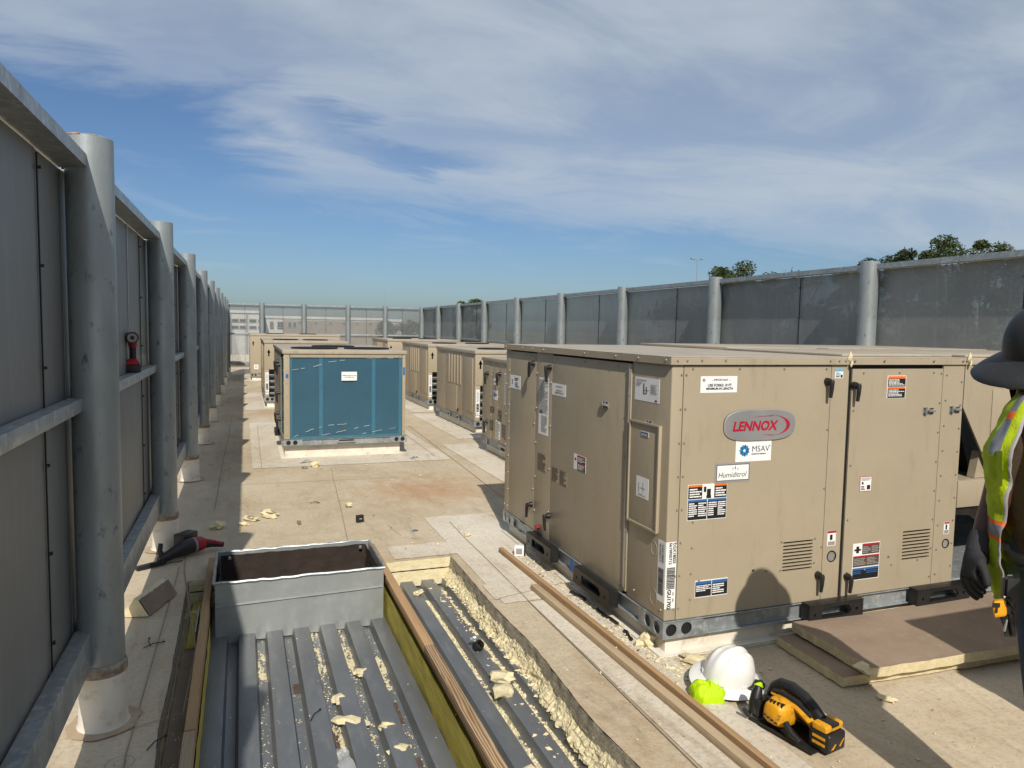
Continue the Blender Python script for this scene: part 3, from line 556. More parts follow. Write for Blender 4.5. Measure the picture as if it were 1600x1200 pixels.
# ------------------------------------------------------------------ rooftop units
def screws(pl, pts, mb=None, r=.0062):
    mb = mb or MB('screw')
    for a, b in pts: mb.cyl(pl.p(a, b, 0), pl.p(a, b, .006), r, r * .8, 6)
    return mb
def row(a0, b0, a1, b1, n): return [(a0 + (a1 - a0) * i / max(1, n - 1), b0 + (b1 - b0) * i / max(1, n - 1)) for i in range(n)]
def curb(parent, x0, x1, y0, y1, h):
    b = MB('white_membrane')
    def f(x, y, u): return (x, y, h * u)
    b.box(x0, x1, y0, y1, .0, h); b.box(x0 - .05, x1 + .05, y0 - .05, y1 + .05, .005, .012)
    return b.build('roof_curb', parent, bevel=.012)
def rail(parent, x0, x1, y0, y1, z0, z1, holes_front=(), holes_left=(), end_plate=.26):
    b = MB('galv'); ins = .022; t = .004
    for (a0, a1, c0, c1) in ((x0, x1, y0, y0 + .05), (x0, x1, y1 - .05, y1), (x0, x0 + .05, y0 + .05, y1 - .05), (x1 - .05, x1, y0 + .05, y1 - .05)):
        b.box(a0, a1, c0, c1, z0, z0 + t); b.box(a0, a1, c0, c1, z1 - t, z1)
    b.box(x0 + ins, x1 - ins, y0 + ins, y0 + ins + t, z0 + t, z1 - t); b.box(x0 + ins, x1 - ins, y1 - ins - t, y1 - ins, z0 + t, z1 - t); b.box(x0 + ins, x0 + ins + t, y0 + ins + t, y1 - ins - t, z0 + t, z1 - t); b.box(x1 - ins - t, x1 - ins, y0 + ins + t, y1 - ins - t, z0 + t, z1 - t)
    o = b.build('base_rail', parent, bevel=.0015, seg=1)
    zc = (z0 + z1) / 2; rr = (z1 - z0) * .36
    pf = Plane((x0, y0, 0), (1, 0, 0), (0, 0, 1)); plf = Plane((x0, y0, 0), (0, -1, 0), (0, 0, 1))
    if holes_front:
        for ax in (0, 1):
            q = MB('galv'); w = x1 - x0
            hs = [circle(h if ax == 0 else w - h, zc, rr, 20) for h in holes_front]
            pf.plate(q, rect(0.001, end_plate, z0 + .006, z1 - .006) if ax == 0 else rect(w - end_plate, w - .001, z0 + .006, z1 - .006), hs, -.003, .005); q.build('lifting_plate', o)
            q = MB('dark'); pf.boxon(q, .01 if ax == 0 else w - end_plate, end_plate if ax == 0 else w - .01, z0 + .008, z1 - .008, -.020, -.012); q.build('hole_shade', o)  # dark box behind the plate, painted shade so the holes look deep
    if holes_left:
        q = MB('galv'); plf.plate(q, rect(-end_plate, -.005, z0 + .006, z1 - .006), [circle(-h, zc, rr, 20) for h in holes_left], -.003, .005); q.build('lifting_plate', o)
        q = MB('galv'); L = y1 - y0; plf.plate(q, rect(-L + .005, -L + end_plate, z0 + .006, z1 - .006), [circle(-L + h, zc, rr, 20) for h in holes_left], -.003, .005); q.build('lifting_plate', o)
    return o
def handle(parent, pl, a, b, ln=.085, tilt=0.0, sc=1.0):
    m = MB('black'); m.cyl(pl.p(a, b, 0), pl.p(a, b, .020 * sc), .021 * sc, .018 * sc, 16); m.cyl(pl.p(a, b, .018 * sc), pl.p(a, b, .040 * sc), .0135 * sc, .0125 * sc, 12)
    d = (-math.sin(R(tilt)), -math.cos(R(tilt)))
    m.tube([pl.p(a - d[0] * .012, b - d[1] * .012, .036 * sc), pl.p(a, b, .038 * sc), pl.p(a + d[0] * ln * .5 * sc, b + d[1] * ln * .5 * sc, .037 * sc), pl.p(a + d[0] * ln * sc, b + d[1] * ln * sc, .032 * sc)], [.010 * sc, .013 * sc, .011 * sc, .009 * sc], 10)
    return m.build('handle', parent, smooth=45)
def hasp(parent, pl, a, b, sc=1.0):
    m = MB('galv_bright'); pl.boxon(m, a - .035 * sc, a - .004 * sc, b - .022 * sc, b + .022 * sc, 0, .005); pl.boxon(m, a + .012 * sc, a + .040 * sc, b - .018 * sc, b + .018 * sc, 0, .005)
    m.cyl(pl.p(a - .004 * sc, b, .012), pl.p(a + .045 * sc, b, .012), .007 * sc, None, 8); m.cyl(pl.p(a - .02 * sc, b - .02 * sc, .010), pl.p(a - .02 * sc, b + .02 * sc, .010), .006 * sc, None, 8)
    for q in (-.03, -.012, .02, .034): m.cyl(pl.p(a + q * sc, b + .014 * sc, .004), pl.p(a + q * sc, b + .014 * sc, .009), .004, None, 6, 'black'); m.cyl(pl.p(a + q * sc, b - .014 * sc, .004), pl.p(a + q * sc, b - .014 * sc, .009), .004, None, 6, 'black')
    return m.build('latch', parent, smooth=40)
def fork_bracket(parent, pl, a0, a1, b0, b1, dep=.055):
    m = MB('black_steel'); w = a1 - a0; t = .012
    hole = [(a0 + w * .22, b0 + .018), (a0 + w * .74, b0 + .022), (a0 + w * .78, b0 + .045), (a0 + w * .72, b1 - .022), (a0 + w * .25, b1 - .022)]
    pl.plate(m, rect(a0, a1, b0, b1), [hole, circle(a0 + w * .10, b0 + .04, .009, 10), circle(a0 + w * .88, b0 + .045, .010, 10)], dep, t)
    pl.boxon(m, a0, a1, b1 - t, b1 + .001, 0, dep - t / 2 - .001); pl.boxon(m, a0, a0 + t, b0, b1 - t, 0, dep - t / 2 - .001); pl.boxon(m, a1 - t, a1, b0, b1 - t, 0, dep - t / 2 - .001); pl.boxon(m, a0 + t, a1 - t, b0, b0 + t, 0, dep - t / 2 - .001)
    return m.build('fork_bracket', parent, bevel=.002)
def panel(parent, pl, a0, a1, b0, b1, th=.012, holes=(), name='panel', m='beige', gap=.0018):
    q = MB(m)
    if holes: pl.plate(q, rect(a0 + gap, a1 - gap, b0 + gap, b1 - gap), list(holes), -th / 2, th); return q.build(name, parent)
    pl.boxon(q, a0 + gap, a1 - gap, b0 + gap, b1 - gap, -th, 0); return q.build(name, parent, bevel=.003)
def slots(a0, a1, b0, b1, n): return [rrect(a0, a1, b0 + (b1 - b0) * (i + .18) / n, b0 + (b1 - b0) * (i + .72) / n, .004, 2) for i in range(n)]

# ---- the large unit in the foreground
MX, MY = 1.98, 3.09
main = thing('rooftop_unit', 'large beige rooftop air conditioner with oval badge and door handles beside the white hard hat', 'rooftop unit', (MX, MY, 0), 0, 'beige rooftop units')
main['kind'] = 'thing'
PF = Plane((0, 0, 0), (1, 0, 0), (0, 0, 1)); PL = Plane((0, 0, 0), (0, -1, 0), (0, 0, 1))
def F(u, v): p = at_y(u, v, MY); return p.x - MX, p.z
def Lf(u, v): p = at_x(u, v, MX); return MY - p.y, p.z
def FR(u0, v0, u1, v1): (a, b), (c, d) = F(u0, v0), F(u1, v1); return a, c, d, b
def LR(u0, v0, u1, v1): (a, b), (c, d) = Lf(u0, v0), Lf(u1, v1); return a, c, d, b
MD, MW, ZB, ZT = 2.40, 1.985, .190, 1.487
curb(main, .035, 3.95, .035, MD - .035, .105)
rail(main, -.008, 4.0, -.008, MD + .008, .098, .187, (.05, .14), (.06, .15), .24)
co = MB('dark'); co.box(.014, MW - .014, .014, MD - .014, ZB, ZT); co.build('cabinet_core', main)
# front face panels
sx = [0.0, .068, .995, 1.118, 1.140, 1.815, MW]
loA = FR(1224, 846, 1268, 893); loB = FR(1411, 829, 1451, 875)
panel(main, PF, sx[0], sx[1], ZB, ZT, name='corner_panel')
panel(main, PF, sx[1], sx[2], ZB, ZT - .004, .010, slots(loA[0], loA[1], loA[2] + .015, loA[3], 9) + [circle(*F(1177, 892), .009, 12)], 'access_door')
vA = F(1299, 869); vB = F(1477, 849)
panel(main, PF, sx[2], sx[3], ZB, ZT, .011, [circle(vA[0], vA[1], .030, 18)])
panel(main, PF, sx[4], sx[5], ZB, ZT - .022, .010, slots(loB[0], loB[1], loB[2] + .015, loB[3], 9) + [circle(*F(1388, 871), .008, 12)], 'access_door')
panel(main, PF, sx[5], MW, ZB, ZT, .011, [circle(vB[0], vB[1], .026, 18)])
for (a, b), r in ((vA, .030), (vB, .026)):
    m = MB('black')
    for i in range(-3, 4): w = math.sqrt(max(0, 1 - (i / 3.6) ** 2)) * r; m.obox(PF.p(a, b + i * r / 3.6, -.004), Vector((w, 0, w * .45)), Vector((0, .002, 0)), Vector((0, 0, .0022)), 'grey_print')
    m.lathe([(r, 0)], 3); ring = [PF.p(a + math.cos(t) * r, b + math.sin(t) * r, .001) for t in (2 * math.pi * i / 18 for i in range(19))]; m.tube(ring, .003, 5, 'black'); m.build('vent', main, smooth=40)
sc_ = MB('screw')
for a in (.055, .083): screws(PF, row(a, ZB + .06, a, ZT - .05, 8), sc_)
screws(PF, row(.12, ZT - .02, .96, ZT - .022, 4) + row(.2, ZB + .19, .62, ZB + .20, 2) + row(.985, ZB + .3, .985, ZT - .35, 3) + row(1.16, ZB + .13, 1.16, ZT - .25, 4) + row(1.80, ZB + .05, 1.80, ZT - .05, 8) + row(1.845, ZB + .06, 1.845, ZT - .06, 9) + row(1.965, ZB + .1, 1.965, ZT - .1, 9) + row(1.22, ZT - .045, 1.74, ZT - .045, 3) + row(1.3, ZB + .14, 1.7, ZB + .16, 3) + row(.15, ZB + .10, .15, ZB + .5, 4), sc_)
screws(PF, row(loA[0] - .012, loA[2] + .03, loA[0] - .012, loA[3], 2) + row(loA[1] + .012, loA[2] + .05, loA[1] + .012, loA[3], 2), sc_)
for u, v in ((1292, 596), (1334, 602), (1277, 898), (1322, 900)): handle(main, PF, *F(u, v))
hasp(main, PF, *F(1449, 642)); hasp(main, PF, *F(1490, 640))
for a0, a1 in ((.862, 1.235), (1.640, 2.055)): fork_bracket(main, Plane((0, -.008, 0), (1, 0, 0), (0, 0, 1)), a0, a1, .098, .196)
# left face panels
ly = [0.0, -.045, -.385, -.432, -1.475, -1.762, -2.30, -MD]
panel(main, PL, -.385, 0.0, ZB, ZT, .0115, name='corner_panel')
m = MB('beige'); PL.boxon(m, -.430, -.388, ZB + .02, ZT - .015, -.01, .006); m.build('door_hinge_strip', main, bevel=.003); m = MB('galv_bright'); PL.boxon(m, -.413, -.405, ZB + .04, ZT - .03, .006, .010); m.build('hinge', main)
panel(main, PL, -1.475, -.432, ZB, ZT - .012, .010, name='access_door'); panel(main, PL, -1.762, -1.475, ZB, ZT, .0115); panel(main, PL, -2.30, -1.762, ZB, ZT - .01, .010, name='access_door'); panel(main, PL, -MD, -2.30, ZB, ZT, .0115, name='corner_panel')
cv = panel(main, Plane((-.012, 0, 0), (0, -1, 0), (0, 0, 1)), -.375, -.070, .622, 1.175, .012, name='control_cover')
m = MB('beige')
for q in ((-.375, -.365, .622, 1.175), (-.080, -.070, .622, 1.175), (-.365, -.080, .622, .632), (-.365, -.080, 1.165, 1.175)): PL.boxon(m, *q, .012, .020)
m.build('cover_lip', cv)
screws(PL, [(-.35, 1.14), (-.1, 1.14), (-.36, .9), (-.35, .65), (-.1, .65)], sc_)
screws(PL, row(-.397, ZB + .05, -.397, ZT - .04, 9) + row(-.44, ZB + .05, -.44, ZT - .06, 6) + row(-.55, ZT - .035, -1.4, ZT - .03, 3) + row(-1.49, ZB + .2, -1.49, ZT - .2, 4) + row(-1.745, ZB + .15, -1.745, ZT - .15, 5) + row(-1.78, ZB + .3, -1.78, ZT - .04, 3) + row(-2.315, ZB + .05, -2.315, ZT - .03, 10) + row(-2.385, ZB + .05, -2.385, ZT - .03, 6) + row(-1.85, ZT - .03, -2.25, ZT - .03, 2) + row(-.03, ZB + .05, -.3, ZB + .06, 2), sc_)
tag(sc_.build('screws', main), kind='stuff')
for (u, v), t in (((835, 568), 14), ((861, 574), -2), ((831, 788), 14), ((858, 806), -4)): handle(main, PL, *Lf(u, v), .10, t)
for u, v, s_ in ((946, 632, 1.0), (1014, 662, .8)): hasp(main, PL, *Lf(u, v), s_)
for a0, a1 in ((-1.725, -1.285), (-.925, -.455)): fork_bracket(main, Plane((-.008, 0, 0), (0, -1, 0), (0, 0, 1)), a0, a1, .095, .192)
for u, v, r in ((1022, 857, .035), (1021, 932, .042)):
    a, b = Lf(u, v); MB('beige').tube([PL.p(a + r * .8 * math.cos(t), b + r * math.sin(t), .0005) for t in (2 * math.pi * i / 20 for i in range(21))], .0016, 5, cap=False).build('knockout', main)
m = MB('red'); a, b = Lf(841, 824); m.cyl(PL.p(a, b, 0), PL.p(a, b, .02), .018, None, 12); m.build('drain_cap', main, smooth=40)
m = MB('blue_tape'); Plane((-.0085, 0, 0), (0, -1, 0), (0, 0, 1)).boxon(m, -1.10, -1.05, .10, .187, 0, .002); m.build('tape_strip', main)
# top plates and trim
def top_plate(x0, x1, y0, y1, z, lip=.042, m='beige_top', name='top_panel'):
    b = MB(m); b.box(x0, x1, y0, y1, z - .006, z); b.box(x0, x1, y0, y0 + .006, z - lip, z - .006, 'beige'); b.box(x0, x0 + .006, y0 + .006, y1, z - lip, z - .006, 'beige'); b.box(x0 + .006, x1, y1 - .006, y1, z - lip, z - .006, 'beige'); b.box(x1 - .006, x1, y0 + .006, y1 - .006, z - lip, z - .006, 'beige')
    return b.build(name, main, bevel=.002, seg=1)
top_plate(-.016, 1.100, -.016, MD + .016, 1.528); top_plate(1.104, MW + .01, -.012, MD + .016, 1.5275)
PT = Plane((0, -.016, 0), (1, 0, 0), (0, 0, 1)); PTL = Plane((-.016, 0, 0), (0, -1, 0), (0, 0, 1))
tb = screws(PT, [(.02, 1.508), (.075, 1.508), (.16, 1.51), (.30, 1.51), (.97, 1.508), (1.03, 1.508), (1.075, 1.508), (1.14, 1.508), (1.35, 1.508), (1.72, 1.508), (1.95, 1.508), (1.98, 1.508)]); screws(PTL, [(-.03, 1.508), (-.3, 1.508), (-.55, 1.508), (-.95, 1.508), (-1.6, 1.508), (-1.8, 1.508), (-2.0, 1.508), (-2.37, 1.508)], tb); tag(tb.build('screws', main), kind='stuff')
for x, z in ((1.102, 1.53), (MW + .012, 1.53)):
    m = MB('foam'); m.rock((x, -.018, z), .018, None, 3, (1, .6, 1.4)); m.rock((x + .008, -.022, z - .035), .013, None, 4, (.8, .6, 1.8)); m.build('sealant_blob', main, smooth=50)
for k, (x0, x1) in enumerate(((1.16, 2.0), (2.06, 3.96))):      # raised, slightly overlapping lids behind the front trim
    b = MB('beige_top'); y0 = .10 if k == 0 else .06; b.box(x0, x1, y0, 1.18, 1.529, 1.541); b.box(x0 + .05, x1, 1.20, MD, 1.529, 1.547); b.build('lid', main, bevel=.003)
# condenser section to the right: slanted coil behind a cut-away side, open base below
b = MB('beige'); X0 = MW + .006
b.add([(X0, 0, ZT), (4.0, 0, ZT), (4.0, 0, .80), (X0 + .285, 0, .80), (X0, 0, 1.235), (X0, .012, ZT), (4.0, .012, ZT), (4.0, .012, .80), (X0 + .285, .012, .80), (X0, .012, 1.235)], [(0, 1, 2, 3, 4), (9, 8, 7, 6, 5), (0, 5, 6, 1), (1, 6, 7, 2), (2, 7, 8, 3), (3, 8, 9, 4), (4, 9, 5, 0)]); b.build('condenser_side_panel', main)
MB('beige').box(X0, 4.0, 0.0, .012, .635, .795).build('condenser_beam', main, bevel=.003); MB('beige').box(X0, 4.0, .014, .32, .782, .797).build('condenser_shelf', main)
b = MB('coil_black'); b.add([(X0 + .02, .06, .80), (X0 + .02, MD - .05, .80), (X0 - .01, MD - .05, 1.45), (X0 - .01, .06, 1.45)], [(0, 1, 2, 3)]); b.add([(X0 + .30, .16, .80), (X0 + .30, MD - .05, .80), (X0 + .02, MD - .05, 1.47), (X0 + .02, .16, 1.47)], [(0, 1, 2, 3)]); b.add([(X0, .9, .8), (X0 + .3, .9, .8), (X0 + .3, .9, 1.47), (X0, .9, 1.47)], [(0, 1, 2, 3)]); b.build('slanted_coil', main)
b = MB('beige'); b.add([(X0 + .17, .03, .80), (X0 + .27, .03, .80), (X0 + .20, .03, .96), (X0 + .17, .08, .80), (X0 + .27, .08, .80), (X0 + .20, .08, .96)], [(0, 1, 2), (5, 4, 3), (0, 3, 4, 1), (1, 4, 5, 2), (2, 5, 3, 0)]); b.build('coil_end_plate', main)
b = MB('black_steel'); b.add([(X0 - .01, .02, .635), (X0 + .32, .02, .66), (X0 + .32, .02, .50), (X0 + .2, .02, .57), (X0 - .01, .02, .59), (X0 - .01, .10, .635), (X0 + .32, .10, .66), (X0 + .32, .10, .50), (X0 + .2, .10, .57), (X0 - .01, .10, .59)], [(0, 1, 2, 3, 4), (9, 8, 7, 6, 5), (0, 5, 6, 1), (1, 6, 7, 2), (2, 7, 8, 3), (3, 8, 9, 4), (4, 9, 5, 0)]); b.build('drain_trough', main)
MB('galv').box(X0, 3.98, .02, MD - .02, .188, .196).build('base_pan', main); MB('beige').box(X0 + .9, 3.9, .0, .012, .19, .63).build('panel', main); MB('beige').box(3.94, 4.0, .014, MD, .19, ZT).build('panel', main)
b = MB('beige_top'); b.box(MW + .014, 4.01, -.012, MD + .016, 1.487, 1.526); b.build('condenser_top', main, bevel=.002)
a0, b0 = F(1551, 609); MB('beige').box(a0, a0 + .5, -.005, -.001, b0 - .36, b0).build('access_door', main, bevel=.002)
MB('beige').box(MW - .03, 4.0, MD - .02, MD, ZB, .9).build('panel', main)
# stickers and badges on the front
sticker(main, PF, *FR(1095, 588, 1151, 613), [('t', '-- IMPORTANT --', .55, .78, .13, 'black_print', ()), ('t', 'USE FORKS 10 FT', .52, .46, .17, 'black_print', (('bold', .02),)), ('t', 'MINIMUM IN LENGTH', .52, .25, .17, 'black_print', (('bold', .02), ('maxw', .16))), ('r', .05, .68, .12, .86, 'grey_print')])
sticker(main, PF, *FR(1305, 576, 1317, 591), [('r', .0, .72, 1, 1, 'lightblue_print'), ('lines', .1, .3, .7, .65, 3, 'lightblue_print'), ('lines', .1, .1, .6, .28, 2, 'black_print'), ('r', .68, .08, .92, .36, 'black_print')])
sticker(main, PF, *FR(1387, 587, 1414, 622), [('r', .03, .52, .97, .98, 'black_print'), ('r', .03, .87, .97, .98, 'orange_print', .0004), ('r', .03, .02, .97, .5, 'black_print'), ('r', .03, .42, .97, .5, 'orange_print', .0004), ('lines', .07, .56, .93, .85, 5, 'white'), ('lines', .07, .08, .93, .4, 5, 'white')], 'white')
# oval badge
bx0, bx1, bz0, bz1 = FR(1131, 641, 1240, 686)
def badge(x0, x1, z0, z1):
    cx_, cz_, rx, rz = (x0 + x1) / 2, (z0 + z1) / 2, (x1 - x0) / 2, (z1 - z0) / 2
    def sup(s_, n=48): return [(cx_ + rx * s_ * math.copysign(abs(math.cos(t)) ** .55, math.cos(t)), cz_ + rz * s_ * math.copysign(abs(math.sin(t)) ** .72, math.sin(t)) * (1 - .10 * (1 - abs(math.cos(t))) * 0)) for t in (2 * math.pi * i / n for i in range(n))]
    mb = MB('silver_badge'); o_, i_ = sup(1.0), sup(.965); n = len(o_)
    vs = [PF.p(a, b, 0) for a, b in o_] + [PF.p(a, b, .006) for a, b in o_] + [PF.p(a, b, .008) for a, b in i_]
    fs = [(k, (k + 1) % n, n + (k + 1) % n, n + k) for k in range(n)]; mb.add(vs, fs, 'black'); mb.add(vs[n:], fs, 'silver_badge'); PF.flat(mb, i_, .008, 'silver_badge')
    bo = mb.build('badge', main, smooth=40)
    tx = MB('red_print'); PF.text(tx, 'LENNOX', cx_ - rx * .13, cz_ - rz * .03, rz * .80, .0095, 'red_print', shear=.22, bold=.035, maxw=rx * 1.28)
    n = 26
    def sw(t): return (cx_ + rx * (.28 + .56 * math.sin(t)), cz_ - rz * .03 + rz * .66 * -math.cos(t))
    pts = [sw(R(8 + 164 * i / n)) for i in range(n + 1)]; wd = [.001 + rz * .17 * max(0.0, math.sin(math.pi * i / n)) ** 1.6 for i in range(n + 1)]
    vs = [PF.p(a, b, .0095) for a, b in pts] + [PF.p(a - w * math.sin(R(8 + 164 * i / n)) * 1.5, b + w * math.cos(R(8 + 164 * i / n)) * .6, .0095) for i, ((a, b), w) in enumerate(zip(pts, wd))]
    tx.add(vs, [(i, i + 1, n + 2 + i, n + 1 + i) for i in range(n)])
    for s_ in (1, -1):
        q0 = sw(R(8 if s_ < 0 else 172)); PF.flat(tx, [(q0[0], q0[1]), (q0[0], q0[1] - s_ * .004), (cx_ - rx * (.30 if s_ > 0 else -.05), q0[1] - s_ * rz * .10)], .0095)
    tx.build('badge_lettering', bo)
badge(bx0, bx1, bz0, bz1)
# square label with a fan-wheel emblem
o_ = sticker(main, PF, *FR(1150, 687, 1204, 719), [('t', 'MSAV', .70, .56, .26, 'black_print', (('bold', -.012),)), ('lines', .44, .29, .92, .37, 1, 'blue_print'), ('r', .93, .66, .97, .69, 'black_print')])
a0, a1, b0, b1 = FR(1150, 687, 1204, 719); ec = (a0 + (a1 - a0) * .24, b0 + (b1 - b0) * .5); er = (b1 - b0) * .27; em = MB('cyan_print')
for i in range(11):
    t = 2 * math.pi * i / 11; q = lambda r_, d: (ec[0] + r_ * math.cos(t + d), ec[1] + r_ * math.sin(t + d))
    PF.flat(em, [q(er * .2, 0), q(er * .75, -.15), q(er * 1.05, .25), q(er * .85, .5), q(er * .4, .55)], .0026, 'cyan_print' if i % 2 else 'blue_print')
em.build('fan_wheel_emblem', o_)
a0, a1, b0, b1 = FR(1117, 724, 1171, 752)
o_ = sticker(main, PF, a0, a1, b0, b1, [('r', .05, .10, .97, .90, 'black_print'), ('r', .065, .13, .955, .87, 'white', .0004), ('t', 'Humiditrol', .50, .40, .34, 'black_print', (('shear', .25), ('maxw', (a1 - a0) * .80))), ('r', .2, .11, .8, .15, 'grey_print', .0006)], 'grey_print')
em = MB('cyan_print')
for dx, dz, s_ in ((.50, .70, .8), (.57, .74, 1.2), (.64, .68, .8)): PF.flat(em, [(a0 + (a1 - a0) * dx + .006 * s_ * x, b0 + (b1 - b0) * dz + .009 * s_ * z) for x, z in ((0, 1), (.6, -.2), (.3, -.8), (-.3, -.8), (-.6, -.2))], .0035)
em.build('drop_emblem', o_)
# electric hazard label, blue notice, red and blue label, small ones
a0, a1, b0, b1 = FR(1075, 758, 1134, 809)
sticker(main, PF, a0, a1, b0, b1, [('r', .01, .60, .36, .99, 'black_print'), ('r', .67, .60, .99, .99, 'black_print'), ('r', .01, .93, .36, .99, 'orange_print', .0004), ('r', .67, .93, .99, .99, 'orange_print', .0004), ('lines', .04, .63, .34, .9, 4, 'white'), ('lines', .70, .63, .97, .9, 4, 'white'),
    ('r', .01, .02, .49, .58, 'black_print'), ('r', .51, .02, .99, .58, 'black_print'), ('r', .01, .52, .49, .58, 'blue_print', .0004), ('r', .51, .52, .99, .58, 'blue_print', .0004), ('lines', .03, .1, .24, .5, 7, 'white'), ('lines', .27, .1, .47, .5, 7, 'white'), ('lines', .53, .1, .74, .5, 7, 'white'), ('lines', .77, .1, .97, .5, 7, 'white'), ('r', .48, .66, .58, .86, 'black_print', .0003), ('r', .47, .60, .59, .68, 'black_print', .0004), ('r', .40, .78, .46, .93, 'black_print', .0005)])
a0, a1, b0, b1 = FR(1086, 908, 1136, 928)
sticker(main, PF, a0, a1, b0, b1, [('r', .01, .05, .49, .95, 'black_print'), ('r', .51, .05, .99, .95, 'black_print'), ('r', .01, .78, .49, .95, 'blue_print', .0004), ('r', .51, .78, .99, .95, 'blue_print', .0004), ('lines', .03, .35, .47, .74, 4, 'white'), ('lines', .53, .15, .88, .74, 5, 'white')])
a0, a1, b0, b1 = FR(1333, 850, 1372, 902)
sticker(main, PF, a0, a1, b0, b1, [('r', .02, .36, .98, .66, 'brown_print'), ('r', .34, .69, .98, .98, 'brown_print'), ('r', .02, .02, .98, .33, 'black_print'), ('r', .02, .62, .98, .66, 'red_print', .0004), ('r', .34, .93, .98, .98, 'red_print', .0004), ('r', .02, .27, .98, .33, 'blue_print', .0004), ('lines', .36, .72, .65, .91, 4, 'grey_print'), ('lines', .68, .72, .96, .91, 4, 'grey_print'), ('lines', .04, .40, .48, .6, 5, 'grey_print'), ('lines', .53, .40, .96, .6, 5, 'grey_print'), ('lines', .04, .16, .48, .25, 2, 'blue_print'), ('lines', .53, .16, .96, .25, 2, 'blue_print'), ('r', .12, .74, .22, .92, 'black_print', .0003), ('r', .05, .80, .29, .85, 'black_print', .0004)])
sticker(main, PF, *FR(1344, 745, 1361, 767), [('lines', .1, .72, .9, .94, 3, 'grey_print'), ('r', .15, .48, .3, .64, 'black_print'), ('lines', .1, .1, .5, .4, 3, 'black_print'), ('r', .6, .12, .88, .42, 'black_print')], border='red_print')
sticker(main, PF, *FR(1293, 830, 1305, 852), [('r', 0, .86, 1, 1, 'red_print'), ('r', .3, .4, .6, .75, 'black_print'), ('r', .1, .05, .9, .3, 'grey_print')]); sticker(main, PF, *FR(1475, 816, 1482, 834), [('r', .05, .86, .95, 1, 'red_print'), ('r', .3, .4, .6, .8, 'black_print'), ('r', .1, .05, .9, .35, 'grey_print')])
# bar code label wrapped round the corner
a0, a1, b0, b1 = FR(1039, 848, 1054, 950)
sticker(main, PF, 0.0, a1, b0, b1, [('bars', .12, .30, .9, .62, 26, 'black_print', True), ('t', 'LGX180S5', .80, .83, .052, 'black_print', (('rot', -90), ('bold', .02))), ('t', '5619F05712', .42, .83, .050, 'black_print', (('rot', -90), ('bold', .02))), ('t', 'GU1702', .40, .14, .068, 'black_print', (('rot', -90), ('bold', .03))), ('lines', .72, .08, .84, .27, 2, 'grey_print')], name='barcode_sticker')
a0, a1, b0, b1 = LR(1029, 842, 1041, 946)
sticker(main, PL, a0, -.002, b0, b1, [('bars', .15, .12, .85, .55, 30, 'black_print', True), ('t', 'LGX180S5', .70, .80, .05, 'black_print', (('rot', -90), ('bold', .02))), ('t', '5619F05712', .35, .80, .045, 'black_print', (('rot', -90), ('bold', .02)))], name='barcode_sticker')
# stickers on the shaded side
sticker(main, PL, *LR(798, 585, 813, 609), [('t', '2', .22, .5, .34, 'black_print', (('bold', .02),)), ('lines', .45, .6, .9, .85, 2, 'black_print'), ('lines', .5, .12, .9, .5, 3, 'blue_print')])
sticker(main, PL, *LR(843, 589, 856, 682), [('lines', .05, .38, .95, .97, 24, 'grey_print'), ('lines', .3, .05, .9, .34, 12, 'grey_print'), ('r', .1, .37, .4, .43, 'black_print')])
sticker(main, PL, *LR(863, 598, 884, 621), [('lines', .3, .72, .75, .82, 1, 'black_print'), ('t', 'USE FORKS 10 FT', .55, .44, .13, 'black_print', (('bold', .02),)), ('t', 'MINIMUM IN LENGTH', .55, .24, .13, 'black_print', (('bold', .02), ('maxw', .17)))])
sticker(main, PL, *LR(840, 705, 853, 740), [('lines', .06, .04, .94, .96, 13, 'brown_print')], 'beige', border='facer'); sticker(main, PL, *LR(862, 727, 886, 763), [('lines', .04, .04, .46, .96, 12, 'brown_print'), ('lines', .54, .04, .96, .96, 12, 'brown_print')], 'beige', border='facer')
sticker(main, PL, *LR(897, 708, 915, 740), [('r', .32, .02, .98, .98, 'black_print'), ('r', .32, .9, .98, .98, 'red_print', .0004), ('r', .32, .44, .98, .52, 'red_print', .0004), ('lines', .38, .56, .94, .88, 5, 'white'), ('lines', .38, .08, .94, .42, 5, 'white'), ('r', .1, .6, .22, .75, 'black_print', .0004)])
sticker(main, PL, *LR(993, 588, 1030, 631), [('lines', .08, .84, .7, .92, 1, 'grey_print'), ('lines', .06, .62, .3, .8, 4, 'grey_print'), ('lines', .66, .35, .92, .75, 12, 'grey_print'), ('r', .36, .3, .40, .75, 'black_print'), ('r', .4, .3, .5, .33, 'black_print'), ('r', .47, .3, .5, .62, 'black_print'), ('r', .38, .45, .58, .47, 'black_print'), ('r', .84, .05, .92, .12, 'black_print')], name='wiring_diagram')
PLc = Plane((-.0125, 0, 0), (0, -1, 0), (0, 0, 1))
sticker(cv, PLc, *LR(1005, 673, 1017, 684), [('r', .05, .08, .95, .92, 'black_print'), ('r', .05, .7, .95, .92, 'blue_print', .0004), ('lines', .1, .15, .9, .65, 3, 'white')]); sticker(cv, PLc, *LR(998, 742, 1016, 782), [('r', .2, .25, .24, .7, 'grey_print'), ('r', .3, .45, .75, .48, 'grey_print'), ('r', .55, .3, .58, .75, 'grey_print'), ('lines', .2, .08, .8, .2, 2, 'grey_print')])

